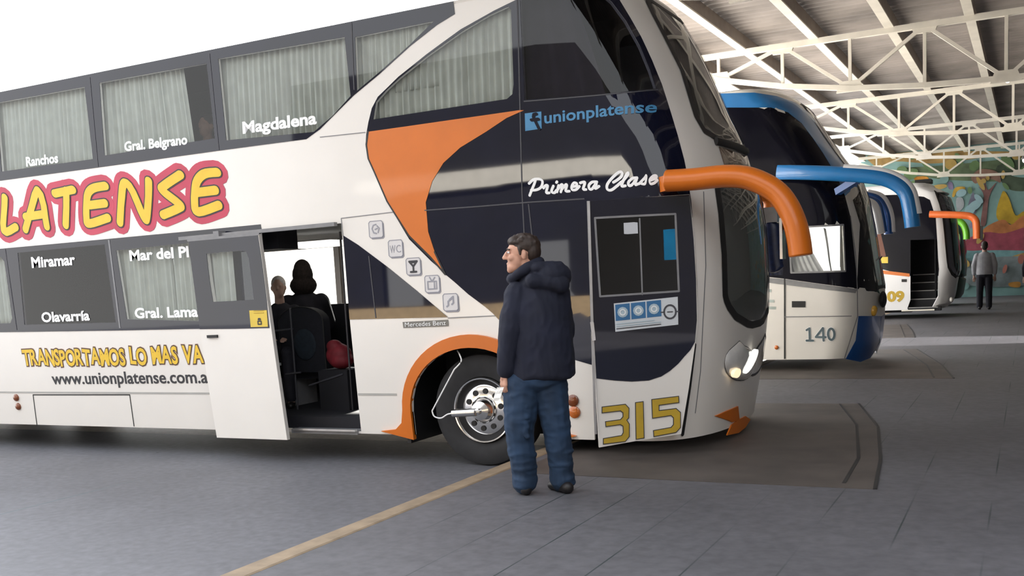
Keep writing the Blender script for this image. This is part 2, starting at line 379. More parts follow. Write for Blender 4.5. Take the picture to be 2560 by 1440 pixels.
def slab(outer, name, m, z):
    mb = MB(); n = len(outer); mb.add([(x, y, z) for x, y in outer]+[(x, y, PZ-.02) for x, y in outer], [tuple(range(n))]+[(i, n+i, n+(i+1) % n, (i+1) % n) for i in range(n)])
    return fixn(mb.build(name, m, kind='structure'))
for pts, mid in (([(-3.6, 6.92), (-2.0, 6.9), (-.9, 6.9), (-1.0, 8.0), (-1.22, 9.6), (-1.62, 11.22), (-3.6, 11.15)], [(-1.12, 7.05), (-1.16, 8.0), (-1.42, 9.7), (-1.80, 11.15)]),
                 ([(-3.6, 13.7), (-.84, 13.74), (-1.1, 15.5), (-1.70, 18.4), (-3.6, 18.5)], [(-1.08, 13.85), (-1.3, 15.5), (-1.9, 18.3)]),
                 ([(-3.6, 21.2), (-2.0, 21.28), (-2.25, 23.4), (-2.6, 25.8), (-3.6, 25.9)], [(-2.2, 21.4), (-2.75, 25.7)])):
    slab(pts, 'floor_patch', PATCHM, PZ+.004)
    q = [p for p in pts if p[0] > -2.3]
    st = MB()
    for l in (mid, [p for p in pts if p[0] > -3][-4:] if len(pts) > 5 else pts[1:-1]):
        for i in range(len(l)-1): st.beam((*l[i], PZ+.004), (*l[i+1], PZ+.004), .025, .006)
    st.build('floor_patch', BLACK, kind='structure')
# roof: corrugated sheets on purlins, purlins on trusses
def sheets(x0, x1, y0, y1, name):
    mb = MB(); n = int((y1-y0)/.05); vs = []
    for i in range(n+1):
        y = y0+(y1-y0)*i/n; z = CEIL+.032*math.sin(2*PI*y/.26); vs += [(x0, y, z), (x1, y, z)]
    mb.add(vs, [(2*i, 2*i+1, 2*i+3, 2*i+2) for i in range(n)])
    return solid(mb.build(name, ROOFM, kind='structure', smooth=80), .004, 0)
sheets(-6.0, WALLX, 4.5, 44, 'ceiling')
PX_ = [-4.79, -3.48, -2.2, -.92, .36, 1.64, 2.92, 4.2, 5.48, 6.76, 8.04]
for i, x in enumerate([-5.95]+PX_):
    b = MB(); b.box((x-.04, 4.5, CEIL-.25), (x+.04, 43.4, CEIL-.03)); b.box((x-.11, 4.5, CEIL-.275), (x+.045, 43.4, CEIL-.25), 1)  # cream flange and brown web put bounce light and shade into the paint
    b.build('trim_%d' % (i+2), [PURM, STEEL], kind='structure')
JX = [-5.28, -4.09, -2.9, -1.66, -.39, .86, 2.1, 3.35, 4.6, 5.85, 7.1, 8.3]
BZ = [5.25, 4.98, 4.79, 4.68, 4.63, 4.62, 4.62, 4.62, 4.62, 4.62, 4.62, 4.62]
TZ = CEIL-.31
TRL = {12.1: 'cream steel roof truss nearest the camera, above the blue-striped coach', 19.46: 'large cream steel roof truss at upper right, nearest one in view',
       27.1: 'second cream steel roof truss back, behind the large one', 33.9: 'third cream steel roof truss back, between the second and the mural one',
       41.7: 'farthest cream steel roof truss, against the painted mural wall'}
for Y, lab in TRL.items():
    t = thing('roof_truss', lab, 'truss', (JX[0], Y, TZ), 'roof trusses over the bays')
    MB().beam((-5.95, Y, TZ), (WALLX, Y, TZ), .10, .10).build('top_chord', STEEL, t)
    b = MB(); pts = [(-5.9, 5.5)]+list(zip(JX, BZ))+[(WALLX, 4.62)]
    for (xa, za), (xb, zb) in zip(pts, pts[1:]): b.beam((xa, Y, za), (xb, Y, zb), .09, .09)
    b.build('bottom_chord', STEEL, t)
    for i, (x, z) in enumerate(zip(JX, BZ)):
        MB().beam((x, Y, z), (x, Y, TZ), .055).build('post', STEEL, t)
        if i < len(JX)-1:
            x2, z2 = JX[i+1], BZ[i+1]
            p, q = ((x, z), (x2, TZ)) if i % 2 == 0 else ((x, TZ), (x2, z2))
            MB().beam((p[0], Y, p[1]), (q[0], Y, q[1]), .06).build('brace', STEEL, t)
        g = MB(); zz = z if i % 2 == 0 else TZ; sgn = 1 if i % 2 == 0 else -1
        n = [(x-.24, zz-.06*sgn), (x+.24, zz-.06*sgn), (x+.17, zz+.13*sgn), (x-.17, zz+.13*sgn)]
        g.add([(a, Y-.035, c) for a, c in n]+[(a, Y+.035, c) for a, c in n], [(0, 1, 2, 3), (7, 6, 5, 4), (0, 4, 5, 1), (1, 5, 6, 2), (2, 6, 7, 3), (3, 7, 4, 0)])
        fixn(g.build('gusset_plate', STEEL, t))
def lamp(x, y, z, lab):
    t = thing('pendant_lamp', lab, 'lamp', (x, y, z), 'pendant lamps under the roof')
    MB().tube([(x, y, z+.12), (x, y, CEIL-.01)], .012).build('stem', GREY, t)
    MB().lathe((x, y, z+.12), (0, 0, -1), [(-.02, .03), (0, .05), (.06, .09), (.10, .10)], 16).build('lamp_housing', SILVER, t, smooth=40)
    MB().ell((x, y, z-.02), (.06, .06, .08), 12).build('bulb_or_glint', LAMPW, t, smooth=60)
lamp(-.42, 22.5, 5.1, 'small white pendant lamp hanging by the large truss at far right')
lamp(-.2, 37.5, 4.75, 'tiny white pendant lamp in front of the mural')
# terminal building: unseen right-hand wall put in to shut out side light, dark concourse front behind the camera
WALLM = mat('dark_brown_wall', (.010, .009, .010), .8, var=.25, scale=1.5); WALLC = mat('cream_wall', (.07, .065, .06), .8, var=.08, scale=1.5); WALLT = mat('tan_reflection_band', (.50, .36, .20), .8, var=.15)
b = MB(); b.box((WALLX, -14, 0), (WALLX+.3, 44, CEIL+.6)); b.build('wall_right', WALLC, kind='structure')
b = MB()
for i in range(6):
    x = -24+i*5.5; b.box((x, -14.3, 0), (x+3.9, -14, 11)); b.box((x+3.9, -14.3, 2.9), (x+5.5, -14, 11)); b.box((x+3.9, -14.3, 0), (x+5.5, -14, 1.0))
b.build('wall_front', WALLM, kind='structure'); MB().box((-21, -14.0, 6.55), (-8.5, -13.7, 7.2)).build('trim_31', STEEL, kind='structure')
MB().box((-24, -13.99, 0), (WALLX, -13.9, .98)).build('trim_30', WALLT, kind='structure')  # unseen tan band added to mirror in the windows as sunlit ground
FL = thing('streak_lamp', 'floodlight high on the right-hand wall of the bays', 'lamp', (WALLX, 20.4, 3.3))
b = MB(); b.box((WALLX-.22, 20.2, 3.2), (WALLX-.06, 20.6, 3.45)); b.build('lamp_housing', GREY, FL)
MB().box((WALLX-.08, 20.35, 3.28), (WALLX, 20.45, 3.36)).build('bracket', GREY, FL)
sp = bpy.data.lights.new('streak_lamp_beam', 'SPOT'); spo = bpy.data.objects.new('streak_lamp_beam', sp); COL.objects.link(spo); spo.parent = FL  # added out-of-view spot that throws the streak of light across the platform
sp.energy = 20000; sp.spot_size = math.radians(13); sp.spot_blend = .5; sp.shadow_soft_size = .05; sp.color = (1, .97, .95)
spo.location = (-.24, 0, .02); spo.rotation_euler = Vector((-9.6, -.1, -3.1)).to_track_quat('-Z', 'Y').to_euler()
# mural wall
MW = 43.5
TEAL = mat('mural_teal', (.21, .36, .36), .8, var=.22, scale=1.3)
b = MB(); b.box((-6.1, MW, 0), (WALLX, MW+.3, CEIL+.5)); b.build('wall_back', TEAL, kind='structure')
MURAL = {"hill_yellow":[[-5.444,5.443],[-4.807,5.629],[-3.488,5.418],[-2.355,5.428],[-0.747,5.504],[0.176,5.411],[0.176,5.488],[-5.439,6.063]],"hill_green":[[-4.495,5.311],[-3.107,5.301],[-1.251,5.319],[0.177,5.333],[0.185,4.478],[-3.107,4.775]],"leafy":[[-1.141,5.111],[0.179,5.178],[0.188,4.204],[-0.522,4.109],[-0.956,4.423]],"orange_bird":[[-4.106,4.948],[-3.642,4.926],[-3.566,4.715],[-3.952,4.688]],"crescent":[[-2.728,4.116],[-2.616,4.409],[-2.297,4.421],[-2.297,4.301],[-2.54,4.281],[-2.653,4.069]],"lilac":[[-2.88,4.634],[-2.729,4.62],[-2.691,4.375],[-2.842,4.388]],"pale":[[-2.578,4.002],[-2.352,3.984],[-2.314,3.658],[-2.539,3.514]],"tower":[[-2.202,3.448],[-1.98,4.193],[-1.867,3.422]],"trunk":[[-1.717,2.969],[-1.61,4.002],[-1.796,4.378],[-1.611,4.242],[-1.576,4.597],[-1.465,4.229],[-1.174,4.482],[-1.427,3.947],[-1.532,2.955]],"crown":[[-2.056,4.76],[-1.798,5.015],[-1.432,5.0],[-1.103,4.831],[-1.029,4.469],[-1.32,4.614],[-1.686,4.607],[-1.907,4.507]],"yellowman":[[-1.168,3.409],[-1.026,3.954],[-0.918,4.143],[-0.736,3.851],[-0.515,3.2],[-0.226,3.336],[0.197,3.304],[0.202,2.793],[-0.221,2.783],[-0.438,2.56],[-0.693,2.896],[-1.093,3.044]],"hill_orange":[[-1.568,2.797],[-0.948,3.073],[-0.656,2.853],[-0.299,3.144],[0.198,3.147],[0.206,2.359],[-1.53,2.473]],"hill_pink":[[-2.199,2.395],[-1.531,2.634],[-0.872,2.549],[0.202,2.753],[0.211,1.805],[-2.198,1.988]],"low_teal":[[-2.198,1.948],[0.211,1.805],[0.213,1.567],[-2.197,1.54]],"low_yellow":[[-1.01,1.395],[-0.54,1.69],[0.212,1.765],[0.218,1.09],[-0.717,1.098]],"low_grey":[[-2.197,1.54],[0.213,1.567],[0.223,0.612],[-2.195,0.64]],"kerb_orange":[[-0.714,0.655],[-0.351,0.678],[-0.35,0.477],[-0.676,0.512]]}
mcol = dict(hill_yellow=(.40, .26, .10), hill_green=(.12, .17, .10), leafy=(.07, .10, .07), orange_bird=(.60, .26, .04), crescent=(.55, .35, .06), lilac=(.26, .22, .38), pale=(.33, .36, .40), tower=(.22, .22, .32),
            trunk=(.20, .10, .10), crown=(.26, .15, .12), yellowman=(.45, .30, .03), hill_orange=(.50, .19, .07), hill_pink=(.34, .07, .11), low_teal=(.17, .33, .36), low_yellow=(.42, .28, .10), low_grey=(.20, .24, .26), kerb_orange=(.50, .24, .05))
mu = MB(); mm = []
for i, (k, pts) in enumerate(MURAL.items()):
    c = [p.to_2d() for p in catmull([(x, z, 0) for x, z in pts], 4, True)]; V, Fc = tess([(p.x, min(p.y, CEIL-.05)) for p in c], [], [], [])
    mu.add([(x, MW-.012-.003*i, z) for x, z in V], Fc, i); mm.append(mat('mural_'+k, mcol[k], .8, var=.35, scale=2.2))
rd = random.Random(11); pal = [TEAL, mat('mural_ochre', (.45, .31, .10), .8), mat('mural_lilac2', (.27, .24, .36), .8), mat('mural_rose', (.42, .16, .13), .8), mat('mural_leaf', (.13, .22, .10), .8), mat('mural_sky', (.28, .44, .50), .8)]
for k in range(150):
    x = rd.uniform(-5.5, 7.5); z = rd.uniform(.35, 5.8); a = rd.uniform(.08, .34); c = rd.uniform(.05, .22); t0 = rd.uniform(0, PI)
    q = [(x+a*math.cos(t)*math.cos(t0)-c*math.sin(t)*math.sin(t0), min(5.9, max(.2, z+a*math.cos(t)*math.sin(t0)+c*math.sin(t)*math.cos(t0)))) for t in [PI*i/6*(1+.0*k) for i in range(12)]]
    if 2.6 < z < 4.2: ci = rd.choice((0, 5, 5, 2, 1))
    elif z >= 4.2: ci = rd.choice((1, 4, 4, 0))
    elif z > 1.5: ci = rd.choice((1, 3, 3, 1))
    else: ci = rd.choice((0, 1, 5, 4, 3))
    mu.add([(px, MW-.072-.0004*k, pz) for px, pz in q], [tuple(range(11, -1, -1))], len(mm)+ci)
o = solid(mu.build('mural', mm+pal), .003); tag(o, 'colourful painted mural of hills, tree and figures on the far end wall', 'mural')
